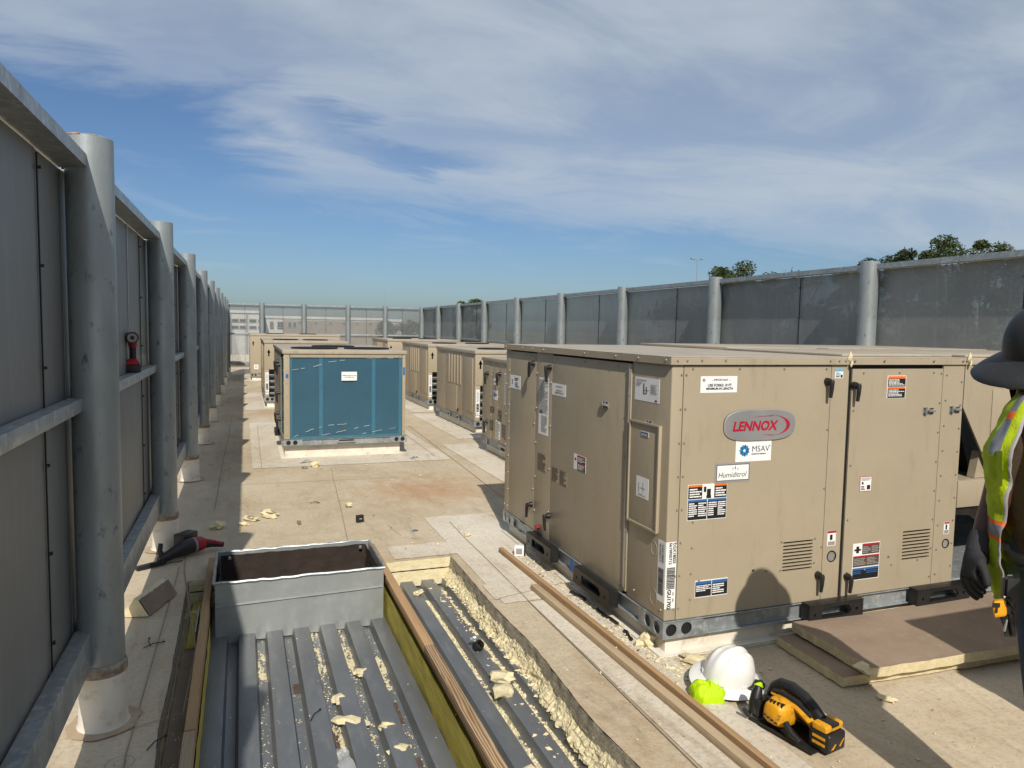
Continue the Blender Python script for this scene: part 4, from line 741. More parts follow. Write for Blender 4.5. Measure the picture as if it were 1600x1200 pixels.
# ---- smaller units
def fan(parent, x, y, z, r):
    m = MB('dark'); m.lathe([(r, 0), (r, .010), (r - .015, .012), (r - .015, .002)], 28, (x, y, z)); o = m.build('fan_shroud', parent, smooth=40)
    g_ = MB('black_steel')
    for q in (.25, .5, .75, .95): g_.tube([(x + r * q * math.cos(t), y + r * q * math.sin(t), z + .016) for t in (2 * math.pi * i / 24 for i in range(25))], .004, 4, cap=False)
    for k in range(6): t = math.pi * k / 6; g_.cyl((x - r * math.cos(t), y - r * math.sin(t), z + .016), (x + r * math.cos(t), y + r * math.sin(t), z + .016), .004, None, 4)
    g_.build('fan_guard', o)
def lid(parent, w, d, z, lip=.05):
    b = MB('beige_top'); b.box(-.015, w + .015, -.015, d + .015, z - lip, z); return b.build('top_panel', parent, bevel=.004)
def u_screws(parent, pls):
    m = MB('screw')
    for pl, pts in pls: screws(pl, pts, m, .007)
    tag(m.build('screws', parent), kind='stuff')
def coil_unit():
    W, D, ZR, ZTP = 1.500, 2.75, .245, 1.305
    u = thing('rooftop_unit', 'blue film-wrapped coil end of a beige rooftop unit standing by itself in the aisle', 'rooftop unit', (.47, 9.28, 0), 0, 'beige rooftop units'); u['kind'] = 'thing'
    pf = Plane((0, 0, 0), (1, 0, 0), (0, 0, 1)); pl = Plane((0, 0, 0), (0, -1, 0), (0, 0, 1))
    curb(u, .015, W - .055, .08, D - .05, .165); rail(u, -.008, W + .025, -.008, D, .165, .242, (.06, .14), (.08, .17), .22)
    m = MB('galv_bright'); pf.boxon(m, .64, .86, .185, .225, .0, .012); m.build('fork_pocket', u, bevel=.003); m = MB('dark'); pf.boxon(m, .66, .84, .205, .222, .012, .0128); m.build('fork_pocket_opening', u)
    MB('dark').box(.07, W - .05, .06, D - .02, ZR, ZTP).build('cabinet_core', u)
    panel(u, pf, 0, .072, ZR, ZTP, .04, name='corner_post'); panel(u, pf, W - .042, W, ZR, ZTP, .04, name='corner_post'); panel(u, pf, .074, W - .044, ZTP - .055, ZTP, .02, name='header_panel')
    m = MB('coil_blue'); m.box(.074, W - .044, .022, .05, .275, ZTP - .056); m.build('coil_face', u)
    for x in (.42, 1.07): MB('blue_bar').box(x, x + .045, .014, .021, .275, ZTP - .056).build('coil_support', u)
    MB('blue_bar').box(.074, .10, .014, .021, .275, ZTP - .056).build('coil_support', u); MB('blue_bar').box(W - .085, W - .044, .014, .021, .275, ZTP - .056).build('coil_support', u); MB('blue_bar').box(.074, W - .044, .010, .021, ZR, .274).build('coil_support', u)
    b = MB('film'); b.grid(lambda a, c: (.075 + (W - .12) * a, .006 - .006 * nz(a * 5, c * 4, 2) - .004 * nz(a * 17 + c * 8, c * 13, 4), .255 + (ZTP - .31) * c), 70, 50); fo = b.build('shipping_film', u, smooth=60)
    for k, pts in enumerate(([(.10, 1.10), (.35, 1.14), (.55, 1.20), (.75, 1.225)], [(.12, .28), (.35, .37), (.55, .41), (.78, .42)], [(.45, .285), (.7, .33), (.95, .38), (1.1, .40)], [(.95, .29), (1.2, .33), (1.42, .36)], [(1.0, 1.245), (1.2, 1.25), (1.43, 1.245)])):
        fine = []
        for (xa, za), (xb, zb) in zip(pts, pts[1:]): fine += [(xa + (xb - xa) * i / 10, -.004 - .003 * nz(i * .9, k, 2), za + (zb - za) * i / 10 + .006 * nz(i * .8, k * 5, 1)) for i in range(10)]
        i0 = 0
        while i0 < len(fine) - 3:                           # white threads painted in as broken glints along each film wrinkle
            n_ = random.randint(2, 5); MBc = MB('white'); MBc.tube(fine[i0:i0 + n_ + 1], random.uniform(.0009, .0022), 4); MBc.build('film_glint', fo); i0 += n_ + random.randint(1, 4)
    sticker(u, Plane((0, -.004, 0), (1, 0, 0), (0, 0, 1)), .69, .88, .965, 1.075, [('t', 'REMOVE PLASTIC FILM', .5, .58, .13, 'black_print', (('bold', .02), ('maxw', .165))), ('t', 'AT START UP', .5, .36, .13, 'black_print', (('bold', .02),))])
    # left side
    panel(u, pl, -.06, 0, ZR, ZTP, .02, name='corner_post'); b = MB('coil_blue'); b.box(.012, .02, .06, .75, .27, ZTP - .06); b.build('coil_face', u); b = MB('film'); b.grid(lambda a, c: (-.002 - .01 * nz(a * 4, c * 5, 9), .06 + .69 * a, .27 + (ZTP - .33) * c), 14, 14); b.build('shipping_film', u, smooth=60)
    for a, c in ((-1.35, -.75), (-2.0, -1.35), (-D, -2.0)): panel(u, pl, a, c, ZR, ZTP, .02)
    for a, b_ in ((-.80, 1.12), (-1.32, 1.14), (-.80, .40), (-1.32, .42), (-1.40, 1.13), (-.82, .75)): handle(u, pl, a, b_, .10, 0, 1.3)
    fork_bracket(u, Plane((-.008, 0, 0), (0, -1, 0), (0, 0, 1)), -1.2, -.9, .165, .245)
    for z in (1.0,): m = MB('blue_print'); pf.boxon(m, .024, .055, z, z + .05, 0, .002); m.build('arrow_label', u)
    m = MB('blue_print'); pf.boxon(m, W - .034, W - .008, 1.03, 1.13, 0, .002); m.build('arrow_label', u)
    u_screws(u, [(pf, row(.036, .3, .036, 1.25, 7) + row(W - .02, .3, W - .02, 1.25, 7) + row(.1, ZTP - .028, W - .08, ZTP - .028, 8)), (pl, row(-.03, .3, -.03, 1.25, 7) + row(-.78, .3, -.78, 1.25, 6))])
    lid(u, W, D, 1.342, .045)
    for x in (.42, 1.1): fan(u, x, .62, 1.342, .30)
    fan(u, .76, 1.5, 1.342, .30)
    return u
coil_unit()
def side_unit(label, x, y, W, D, ztop, hood=True, seed=1, fans=True):
    ZR, ZTP = .215, ztop - .02
    u = thing('rooftop_unit', label, 'rooftop unit', (x, y, 0), 0, 'beige rooftop units'); u['kind'] = 'thing'
    pf = Plane((0, 0, 0), (1, 0, 0), (0, 0, 1)); pl = Plane((0, 0, 0), (0, -1, 0), (0, 0, 1)); S = D
    curb(u, .04, W - .05, .05, D - .05, .125); rail(u, -.008, W + .008, -.008, D + .008, .125, .213, (.06, .15), (.08, .17), .22)
    MB('dark').box(.02, W - .02, .25, D - .02, ZR, ZTP).build('cabinet_core', u)
    if hood:
        panel(u, pf, 0, W, .76, ZTP, .02, name='front_panel'); panel(u, pf, 0, .085, ZR, .76, .02, name='corner_post'); panel(u, pf, W - .085, W, ZR, .76, .02, name='corner_post')
        MB('coil_grey').box(.02, W - .02, .16, .2, ZR, .76).build('coil_face', u); MB('beige').box(.02, W - .02, .021, .25, .755, .762).build('hood_soffit', u)
        for k in range(4): MB('galv').box(.088, W - .088, .05, .09, .28 + .12 * k, .30 + .12 * k).build('coil_guard_bar', u)
        for xx in (.3, .75): MB('galv').box(xx, xx + .03, .06, .088, ZR, .755).build('coil_support', u)
        sticker(u, pf, .015, .075, .27, .70, [('bars', .15, .2, .85, .5, 24, 'black_print', True), ('lines', .2, .55, .8, .95, 8, 'grey_print'), ('t', 'GU', .5, .1, .1, 'black_print', ())], name='barcode_sticker')
    else:
        panel(u, pf, 0, W * .33, ZR, ZTP, .02, name='front_panel'); panel(u, pf, W * .33, W, ZR, ZTP, .02, name='front_panel')
        sticker(u, pf, .1, .22, .34, .47, [('lines', .2, .2, .8, .8, 4, 'grey_print')])
    ar = MB('black_print')
    for zz in (0, .0): pf.flat(ar, [(.07, 1.02), (.095, 1.02), (.095, 1.09), (.115, 1.09), (.0825, 1.16), (.05, 1.09), (.07, 1.09)], .0015)
    ar.build('arrow_label', u)
    # long side: plain panel, ribbed panel with a low door, end door
    panel(u, pl, -S * .30, 0, ZR, ZTP, .02); panel(u, pl, -S * .74, -S * .30, ZR, ZTP, .02); panel(u, pl, -S, -S * .74, ZR, ZTP, .02)
    rb_ = [MB('beige') for _ in range(5)]
    for k in range(5):
        a = -S * (.335 + .075 * k); pl.boxon(rb_[k], a - .012, a + .012, .72, ZTP - .05, 0, .014); rb_[k].build('stiffener_rib', u, bevel=.003)
    m = MB('beige'); pl.boxon(m, -S * .70, -S * .42, ZR + .03, .69, 0, .010); m.build('access_door', u, bevel=.003); m = MB('beige'); pl.boxon(m, -S * .26, -S * .05, ZR + .12, ZTP - .08, 0, .010); m.build('access_door', u, bevel=.003)
    m = MB('black'); pl.boxon(m, -S * .40, -S * .385, .27, .31, 0, .02); m.build('latch', u)
    for a in (-S * .62, -S * .38):
        m = MB('galv_bright'); plr = Plane((-.008, 0, 0), (0, -1, 0), (0, 0, 1)); plr.boxon(m, a - .07, a + .07, .135, .20, 0, .010); m.build('fork_pocket', u, bevel=.002); m = MB('dark'); plr.boxon(m, a - .055, a + .055, .15, .185, .010, .0108); m.build('fork_pocket_opening', u)
    panel(u, Plane((W, 0, 0), (0, 1, 0), (0, 0, 1)), 0, S, ZR, ZTP, .02); panel(u, Plane((W, S, 0), (-1, 0, 0), (0, 0, 1)), 0, W, ZR, ZTP, .02)
    u_screws(u, [(pf, row(.04, .85, .04, 1.2, 3)), (pl, row(-.02, .3, -.02, 1.2, 6) + row(-S * .28, .3, -S * .28, 1.2, 6))])
    lid(u, W, D, ztop + .028, .05)
    if fans:
        for k in (.28, .66): fan(u, W * k, D * .32, ztop + .028, .26)
    return u
side_unit('beige rooftop unit in the left row, mostly hidden behind the blue coil unit', .41, 15.2, 1.6, 2.75, 1.30, True, 2)
side_unit('farthest beige rooftop unit of the left row, nearest the far screen wall', .22, 22.6, 2.55, 2.4, 1.335, False, 3)
side_unit('beige rooftop unit with ribbed side in the right row, just beyond the sticker-covered one', 3.36, 10.72, 1.9, 2.36, 1.275, True, 4)
side_unit('beige ribbed rooftop unit in the right row, second beyond the sticker-covered one', 3.45, 14.12, 1.9, 2.48, 1.285, True, 5)
side_unit('farthest beige rooftop unit of the right row, seen past the corner of its neighbour', 3.56, 19.0, 1.9, 2.4, 1.29, True, 6)
def sticker_unit(label, x, y):
    W, D, ZR, ZTP = 1.9, 2.4, .205, 1.225
    u = thing('rooftop_unit', label, 'rooftop unit', (x, y, 0), 0, 'beige rooftop units'); u['kind'] = 'thing'
    pf = Plane((0, 0, 0), (1, 0, 0), (0, 0, 1)); pl = Plane((0, 0, 0), (0, -1, 0), (0, 0, 1))
    curb(u, .05, W - .05, .05, D - .05, .115); rail(u, -.008, W + .008, -.008, D + .008, .115, .203, (.06, .15), (.06, .15), .24); MB('dark').box(.014, W - .014, .014, D - .014, ZR, ZTP).build('cabinet_core', u)
    for a, c in ((-.40, 0), (-1.30, -.40), (-1.75, -1.30), (-2.0, -1.75), (-D, -2.0)): panel(u, pl, a, c, ZR, ZTP, .012)
    for a, c in ((0, .9), (.9, W)): panel(u, pf, a, c, ZR, ZTP, .012)
    panel(u, Plane((W, 0, 0), (0, 1, 0), (0, 0, 1)), 0, D, ZR, ZTP, .012); panel(u, Plane((W, D, 0), (-1, 0, 0), (0, 0, 1)), 0, W, ZR, ZTP, .012)
    for a, b_ in ((-2.16, 1.06), (-2.17, .42), (-1.68, 1.08)): handle(u, pl, a, b_, .11, 0, 1.3)
    sticker(u, pl, -1.94, -1.78, .93, 1.01, [('lines', .15, .3, .85, .7, 2, 'black_print')]); sticker(u, pl, -1.96, -1.78, .74, .86, [('r', .12, .3, .4, .75, 'cyan_print'), ('lines', .45, .4, .9, .65, 1, 'black_print')])
    sticker(u, pl, -2.07, -1.90, .56, .64, [('lines', .03, .05, .97, .95, 5, 'grey_print')], 'brown_print'); sticker(u, pl, -1.76, -1.62, .48, .62, [('lines', .03, .05, .97, .95, 8, 'grey_print')], 'brown_print'); sticker(u, pl, -2.08, -1.93, .33, .46, [('lines', .03, .05, .97, .95, 7, 'grey_print')], 'brown_print'); sticker(u, pl, -1.60, -1.42, .30, .46, [('lines', .03, .05, .97, .95, 8, 'grey_print')], 'brown_print')
    sticker(u, pl, -1.84, -1.66, .20 + .05, .48, [('lines', .08, .04, .92, .96, 9, 'grey_print')]); sticker(u, pl, -2.32, -2.22, .28, .42, [('lines', .1, .1, .9, .9, 5, 'grey_print')]); sticker(u, pl, -1.54, -1.40, .72, 1.10, [('lines', .05, .03, .95, .97, 16, 'grey_print')])
    m = MB('red'); m.cyl(pl.p(-1.45, .30, 0), pl.p(-1.45, .30, .02), .02, None, 12); m.build('drain_cap', u); m = MB('galv_bright'); plr = Plane((-.008, 0, 0), (0, -1, 0), (0, 0, 1)); plr.boxon(m, -1.62, -1.40, .12, .19, 0, .010); m.build('fork_pocket', u); m = MB('dark'); plr.boxon(m, -1.59, -1.43, .135, .175, .010, .0108); m.build('fork_pocket_opening', u)
    u_screws(u, [(pl, row(-2.02, .26, -2.02, 1.18, 8) + row(-1.72, .26, -1.72, 1.18, 8) + row(-2.36, .26, -2.36, 1.18, 6) + row(-2.25, 1.15, -2.05, 1.15, 3))])
    lid(u, W, D, 1.265, .045); fan(u, .6, .7, 1.265, .3); fan(u, 1.3, .7, 1.265, .3); return u
s1 = sticker_unit('beige rooftop unit covered in small stickers, half hidden behind the large foreground unit', 3.03, 6.93)
s2 = copy_tree(s1); s2.location = (3.08, -1.03, 0); s2.scale = (1, 1, 1.115); tag(s2, 'beige rooftop unit outside the view on the right, behind the worker, casting a straight shadow', 'rooftop unit', 'beige rooftop units')

# ------------------------------------------------------------------ timber boards, insulation boards
def long_board(name, label, p0, p1, w, h, m, z0=.006, cat='board', bow=.0):
    p0, p1 = Vector(p0), Vector(p1); L = (p1 - p0).length; ang = math.atan2(-(p1 - p0).x, (p1 - p0).y)
    b = MB(m); n = 14
    vs = []
    for i in range(n + 1):
        y = L * (i / n - .5); dx = bow * (1 - (2 * i / n - 1) ** 2) + .0015 * nz(i * .8, w, 1)
        vs += [(-w / 2 + dx, y, -h / 2), (w / 2 + dx, y, -h / 2), (w / 2 + dx, y, h / 2), (-w / 2 + dx, y, h / 2)]
    fs = [(i * 4 + j, i * 4 + (j + 1) % 4, (i + 1) * 4 + (j + 1) % 4, (i + 1) * 4 + j) for i in range(n) for j in range(4)] + [(3, 2, 1, 0), (n * 4, n * 4 + 1, n * 4 + 2, n * 4 + 3)]
    b.add(vs, fs); o = b.build(name, None, bevel=.002, loc=((p0.x + p1.x) / 2, (p0.y + p1.y) / 2, z0 + h / 2)); o.rotation_euler = (0, 0, ang); return tag(o, label, cat, 'loose timber boards')
long_board('timber_board', 'long reddish timber board lying nearest the large rooftop unit', (1.872, .9, 0), (1.775, 4.98, 0), .031, .034, 'wood_red', bow=.006)
bd = long_board('timber_board', 'shorter pale brown timber board lying on the opening side of the reddish one', (1.822, .8, 0), (1.722, 4.19, 0), .046, .032, 'wood_pale')
m = MB('black_print'); m.add([(-.002 + (x * .018), -1.05 + y * .018, .0165) for x, y in text2d('18', 1, bold=.02)[0]], text2d('18', 1, bold=.02)[1]); m.build('stamp', bd)
def foam_board(label, corners, z0, th, curl, seed, name='insulation_board'):
    ca, cb, cc, cd = [Vector(c) for c in corners]                # near-left, near-right, far-right, far-left
    g = MB('facer'); nu, nv = 40, 18
    def edge(u, v, top):
        p = (ca * (1 - u) + cb * u) * (1 - v) + (cd * (1 - u) + cc * u) * v; e = .007 * nz(u * 20 + seed, v * 20, top) * (1 if min(u, 1 - u, v, 1 - v) < .02 else 0)
        lift = curl * max(0, 1 - u * 2.2) ** 2 * (.35 + .65 * v) + .004 * nz(u * 3, v * 3, seed)
        q = Vector((p.x + e, p.y + e + (.012 * nz(u * 9, seed, 2) if v < .02 else 0), z0 + (th if top else 0) + lift)); return q
    V = [edge(i / nu, j / nv, t) for t in (1, 0) for j in range(nv + 1) for i in range(nu + 1)]; K = (nu + 1) * (nv + 1); idx = lambda i, j, t: t * K + j * (nu + 1) + i
    g.add(V, [(idx(i, j, 0), idx(i + 1, j, 0), idx(i + 1, j + 1, 0), idx(i, j + 1, 0)) for i in range(nu) for j in range(nv)], 'facer')
    k0 = len(g.v) - len(V)
    def af(fs, m):
        mi = g.mi(m)
        for f in fs: g.f.append(tuple(k0 + q for q in f)); g.fm.append(mi)
    af([(idx(i, j, 1), idx(i, j + 1, 1), idx(i + 1, j + 1, 1), idx(i + 1, j, 1)) for i in range(nu) for j in range(nv)], 'facer')
    af([(idx(i, j, 1), idx(i + 1, j, 1), idx(i + 1, j, 0), idx(i, j, 0)) for i in range(nu) for j in (0, nv)] + [(idx(i, j, 1), idx(i, j + 1, 1), idx(i, j + 1, 0), idx(i, j, 0)) for j in range(nv) for i in (0, nu)], 'foam_face')
    return tag(g.build(name), label, 'insulation board', 'insulation boards stacked beside the unit')
foam_board('lower brown-faced foam insulation board resting on the roof', ((2.615, 2.55, 0), (4.2, 2.47, 0), (4.2, 3.03, 0), (2.64, 3.03, 0)), .007, .046, 0, 3)
foam_board('upper brown-faced foam insulation board with a broken lifted corner', ((2.725, 2.50, 0), (4.25, 2.43, 0), (4.25, 3.055, 0), (2.74, 3.035, 0)), .056, .046, .012, 9)
MB('foam').rock((2.70, 2.52, .10), .05, None, 5, (.7, 1.0, .3), 2, .5).build('broken_edge', bpy.data.objects['insulation_board.003'] if 'insulation_board.003' in bpy.data.objects else None, smooth=40)

# ------------------------------------------------------------------ hard hat and things under it
hat = thing('hard_hat', 'white full-brim hard hat sitting on a hi-vis glove on the roof', 'hard hat', (2.112, 2.735, .052)); hat.rotation_euler = (R(9), R(3), R(14))
b = MB('hat_white'); n = 40
def dome(u, v):
    t = u * 2 * math.pi; f = v * math.pi / 2; r = math.cos(f) ** .80 if v < 1 else 0; zz = math.sin(f)
    rid = 0.0
    for k, wd in ((0, .022), (-.045, .016), (.045, .016)):
        yy = .105 * r * math.sin(t); rid = max(rid, .0065 * math.exp(-((yy - k) / wd) ** 2 * 2.2) * min(1, zz * 1.6) * (1 if abs(math.sin(t)) < .75 else .4))
    return (.130 * r * math.cos(t) * (1 + rid * 3), .110 * r * math.sin(t), .138 * zz ** .95 + rid * (.4 + zz))
b.grid(dome, 64, 24); b.build('shell', hat, smooth=60)
b = MB('hat_white'); pr = [(.0, .006), (.006, .0), (.030, -.006), (.052, -.014), (.057, -.017), (.053, -.020), (.03, -.012), (0, -.006)]
b.add([((.126 + q * (1.0 + .35 * math.cos(t) ** 2)) * math.cos(t), (.104 + q) * math.sin(t), z - .004 * math.cos(2 * t)) for q, z in pr for t in (2 * math.pi * i / n for i in range(n))], [(i * n + j, i * n + (j + 1) % n, (i + 1) * n + (j + 1) % n, (i + 1) * n + j) for i in range(len(pr) - 1) for j in range(n)]); b.build('brim', hat, smooth=60)
for t in (-150, -100, -40, 40, 140): b = MB('hat_white'); a = R(t); b.obox((.131 * math.cos(a), .109 * math.sin(a), .012), Vector((-math.sin(a), math.cos(a), 0)) * .014, Vector((math.cos(a), math.sin(a), 0)) * .004, (0, 0, .007)); b.build('slot_lug', hat, bevel=.002)
def lump(name, label, cat, c, r, m, seed, sq, amp=.3, extra=()):
    b = MB(m); b.rock((0, 0, 0), r, None, seed, sq, 3, amp)
    o = b.build(name, None, smooth=70, loc=c); return tag(o, label, cat)
b = MB('hivis')
OUT = ((-.082, .018), (-.060, .050), (.0, .058), (.058, .036), (.082, -.004), (.066, -.046), (.018, -.052), (-.028, -.070), (-.066, -.040))
def cloth(u, v):
    q = u * len(OUT); k = int(q) % len(OUT); f = q - int(q); ax, ay = OUT[k]; bx_, by_ = OUT[(k + 1) % len(OUT)]
    x, y = ax + (bx_ - ax) * f, ay + (by_ - ay) * f; r = math.sin(v * 1.5708); z = math.cos(v * 1.5708) ** .6 if v < 1 else 0
    cr = abs(nz(x * 22 * r + 3, y * 22 * r, 1)) * .022 + abs(nz(x * 45 * r, y * 45 * r, 5)) * .010
    return (x * r, y * r, -.036 + .075 * z * (1 - .25 * nz(x * 14, y * 14, 2)) - cr * z)
b.grid(cloth, 90, 26); gl = b.build('hi_vis_glove', None, smooth=40, loc=(1.955, 2.668, .042)); gl.rotation_euler = (R(10), R(4), R(-28)); tag(gl, 'crumpled bright yellow-green hi-vis glove poking out from under the hard hat', 'glove')
b = MB('black'); b.tube([(-.06 + .12 * i / 14, -.048 + .03 * (i / 7 - 1) ** 2, -.022 + .003 * math.cos(i * 1.3)) for i in range(15)], .0045, 6); b.build('glove_trim', gl, smooth=50)
g2 = lump('work_gloves', 'black and yellow work gloves squashed under the front of the hard hat', 'gloves', (2.17, 2.655, .030), .05, 'black', 31, (1.25, .75, .48), .35)
for k, (x, y, z, s_, mm_) in enumerate(((-.085, -.002, .0, .026, 'yellow'), (-.055, .0, .004, .024, 'orange_print'), (.035, -.022, .012, .020, 'hivis'), (.055, .004, .0, .03, 'black'), (.0, -.028, .0, .024, 'black'))): MB(mm_).rock((x, y, z), s_, None, 40 + k, (1.1, .8, .7), 2, .3).build('glove_finger', g2, smooth=70)

# ------------------------------------------------------------------ circular saw
saw = thing('circular_saw', 'yellow and black cordless circular saw lying on the roof beside the hard hat', 'circular saw', (2.140, 2.318, .006), 0.20); saw.scale = (.94, .94, .94)
b = MB('black_steel'); b.box(-.105, .075, -.155, .175, 0, .006); b.box(-.105, -.101, -.155, .175, .006, .016); b.build('shoe', saw, bevel=.002)
b = MB('yellow'); hp = [(.072, -.062), (.074, -.02), (.070, .03), (.052, .075), (.030, .088), (-.02, .090), (-.068, .080), (-.088, .05), (-.092, -.02), (-.078, -.07), (-.04, -.088), (.03, -.086)]
vs = []; L_ = [(.02, .80), (-.015, 1.0), (-.05, 1.0), (-.085, .93), (-.105, .74), (-.112, .5)]
for x, s_ in L_: vs += [(x, .055 + a * s_ * .72, .082 + c * s_ * .66) for a, c in hp]
k = len(hp); fs = [(i * k + j, i * k + (j + 1) % k, (i + 1) * k + (j + 1) % k, (i + 1) * k + j) for i in range(len(L_) - 1) for j in range(k)] + [tuple(range(k)), tuple(reversed(range((len(L_) - 1) * k, len(L_) * k)))]
b.add(vs, fs); mo = b.build('motor_housing', saw, bevel=.004)
for i in range(6): b = MB('dark'); b.obox((-.088 + .004 * abs(i - 2.5), .012 + .017 * i, .128), (.012, 0, -.006), (0, .0035, 0), (.004, 0, .010)); b.build('vent_slot', mo)
for i in range(4): b = MB('black'); b.obox((-.115, .02 + .02 * i, .058 + .004 * i), (.002, 0, 0), (0, .007, 0), (0, 0, .003)); b.build('vent_slot', mo)
b = MB('yellow'); n = 30                                            # upper blade guard: thick half disc beside the motor
pf_ = [(.03 + .098 * math.cos(R(a)), .062 + .092 * math.sin(R(a))) for a in [i * 196 / n - 8 for i in range(n + 1)]]
b.add([(x, y, z) for x in (.022, .062) for y, z in pf_], [tuple(range(n + 1)), tuple(reversed(range(n + 1, 2 * n + 2)))] + [(i, i + 1, n + 2 + i, n + 1 + i) for i in range(n)] + [(n, 0, n + 1, 2 * n + 1)]); b.build('blade_guard', saw, bevel=.005)
b = MB('galv_bright'); b.lathe([(0, 0), (.083, 0), (.083, .0018), (0, .0018)], 40); bl = b.build('blade', saw, smooth=40, loc=(.066, .03, .072)); bl.rotation_euler = (0, R(90), 0)
b = MB('black'); b.tube([(.01, .150, .10), (.018, .135, .142), (.022, .10, .168), (.018, .04, .176), (.010, -.03, .164), (.002, -.08, .142), (-.004, -.12, .112)], [.019, .021, .022, .023, .023, .023, .026], 14, sx=1.15); b.build('handle', saw, smooth=50)
b = MB('black'); b.tube([(-.012, .115, .135), (-.018, .06, .150), (-.018, -.02, .142), (-.016, -.09, .108)], [.011, .013, .014, .017], 10); b.build('handle_web', saw, smooth=50)
b = MB('yellow'); b.tube([(-.004, .12, .125), (-.008, .05, .130), (-.010, -.03, .115), (-.010, -.10, .085)], [.016, .020, .022, .026], 8, sx=1.3); b.build('body_web', saw, smooth=50)
b = MB('black'); b.tube([(-.085, .160, .03), (-.075, .168, .07), (-.055, .172, .115), (-.045, .172, .14)], [.024, .026, .025, .017], 12); b.build('front_handle', saw, smooth=50)
b = MB('black'); b.box(-.095, .02, .125, .165, .018, .10); b.build('depth_bracket', saw, bevel=.008)
b = MB('black'); b.tube([(-.105, .17, .02), (-.125, .188, .05)], [.012, .009], 8); b.build('bevel_knob', saw, smooth=50)
b = MB('black'); b.box(-.062, .050, -.205, -.105, .012, .092); ba = b.build('battery', saw, bevel=.012, seg=3)
b = MB('yellow'); b.box(-.064, .052, -.190, -.120, .094, .124); b.build('battery_foot', saw, bevel=.009, seg=3)
b = MB('black'); b.box(-.030, .02, -.193, -.115, .112, .127); b.build('battery_release', saw, bevel=.004)
for z in (.035, .062): b = MB('yellow'); b.box(-.0635, -.0622, -.185, -.125, z, z + .012); b.build('battery_mark', ba)
b = MB('yellow'); b.add([(-.05 + .09 * q, -.2058, .03 + .02 * w) for q, w in ((0, 0), (.3, 1), (.4, 1), (.2, 0), (.6, .3), (.9, 1.6), (1, 1.6), (.7, .1))], [(0, 1, 2, 3), (4, 5, 6, 7)]); b.build('battery_mark', ba)
b = MB('black'); b.tube([(-.10, -.02, .075), (-.112, -.06, .05), (-.108, -.10, .03)], [.014, .012, .012], 8); b.build('lever', saw, smooth=50)
b = MB('black_steel'); b.tube([(.05, -.05, .07), (.075, -.12, .05), (.078, -.16, .04)], [.03, .02, .01], 8); b.build('lower_guard', saw, smooth=50)

# ------------------------------------------------------------------ red reciprocating saw and drill driver
rs = thing('reciprocating_saw', 'red and black cordless reciprocating saw lying on the roof by the second post', 'reciprocating saw', (-.43, 5.50, .006), math.atan2(.28, .40)); rs.scale = (1.1, 1.1, 1.15)
b = MB('black_steel'); b.obox((-.20, -.03, .018), (.085, -.012, .004), (.001, .018, 0), (0, 0, .006)); b.obox((-.20, -.03, .008), (.085, -.012, .002), (.001, .018, 0), (0, 0, .006)); b.build('sole', rs, bevel=.002)
b = MB('black'); b.tube([(-.115, -.005, .03), (-.122, .005, .075), (-.112, .01, .115)], [.018, .016, .014], 10); b.build('hook', rs, smooth=50)
b = MB('black'); b.tube([(-.14, -.02, .022), (-.09, -.012, .032), (-.05, -.005, .040), (.01, 0, .052), (.07, .004, .058), (.10, .006, .056)], [.024, .030, .034, .046, .050, .047], 16); b.build('gear_boot', rs, smooth=50)
b = MB('grey_print'); b.tube([(.098, .006, .056), (.112, .006, .056)], .0485, 16); b.build('collar', rs, smooth=50)
b = MB('red'); b.tube([(.112, .006, .056), (.15, .008, .056), (.175, .01, .05)], [.049, .046, .038], 16); b.build('motor_housing', rs, smooth=50)
b = MB('black'); b.tube([(.16, .01, .05), (.22, -.02, .045), (.285, -.05, .03)], [.030, .022, .016], 10); hd = b.build('grip', rs, smooth=50); b = MB('red'); b.tube([(.17, .0, .07), (.23, -.035, .055), (.275, -.055, .035)], [.016, .013, .008], 8); b.build('grip_inlay', hd, smooth=50)
b = MB('black'); b.obox((.10, .085, .085), (.062, .022, 0), (-.014, .040, 0), (0, 0, .040)); b.build('battery', rs, bevel=.008); b = MB('red'); b.obox((.12, .045, .075), (.03, .01, 0), (-.01, .03, 0), (0, 0, .022)); b.build('battery_mount', rs, bevel=.006)
b = MB('black'); b.cyl((-.11, -.045, .004), (-.02, -.075, .004), .003, None, 6); b.build('blade', rs)
dr = thing('drill_driver', 'red and black drill driver standing upright on the middle rail of the left wall', 'drill', (-.608, 4.84, 1.353), R(6))
b = MB('black'); b.box(-.042, .042, -.055, .055, 0, .045); b.build('battery', dr, bevel=.007); b = MB('red'); b.add([(x * s_, y * s_, z) for s_, z in ((1, .046), (1, .056), (.55, .082)) for x, y in ((-.036, -.05), (.036, -.05), (.036, .05), (-.036, .05))], [(0, 1, 2, 3), (0, 1, 5, 4), (1, 2, 6, 5), (2, 3, 7, 6), (3, 0, 4, 7), (4, 5, 9, 8), (5, 6, 10, 9), (6, 7, 11, 10), (7, 4, 8, 11), (8, 9, 10, 11)]); b.build('battery_foot', dr, bevel=.004)
b = MB('black'); b.tube([(0, .01, .07), (0, .004, .12), (0, -.004, .155), (0, -.006, .175)], [.019, .018, .020, .024], 12); gp = b.build('grip', dr, smooth=50); b = MB('red'); b.tube([(0, -.004, .150), (0, -.008, .185)], [.0225, .026], 12); b.build('upper_body', dr, smooth=50)
b = MB('black'); b.cyl((0, -.075, .205), (0, .07, .205), .034, .030, 20); b.build('motor_housing', dr, bevel=.004); b = MB('grey_print'); b.lathe([(.012, 0), (.026, 0), (.026, .002), (.012, .002)], 20); q = b.build('end_cap', dr, loc=(0, -.0755, .205)); q.rotation_euler = (R(90), 0, 0)
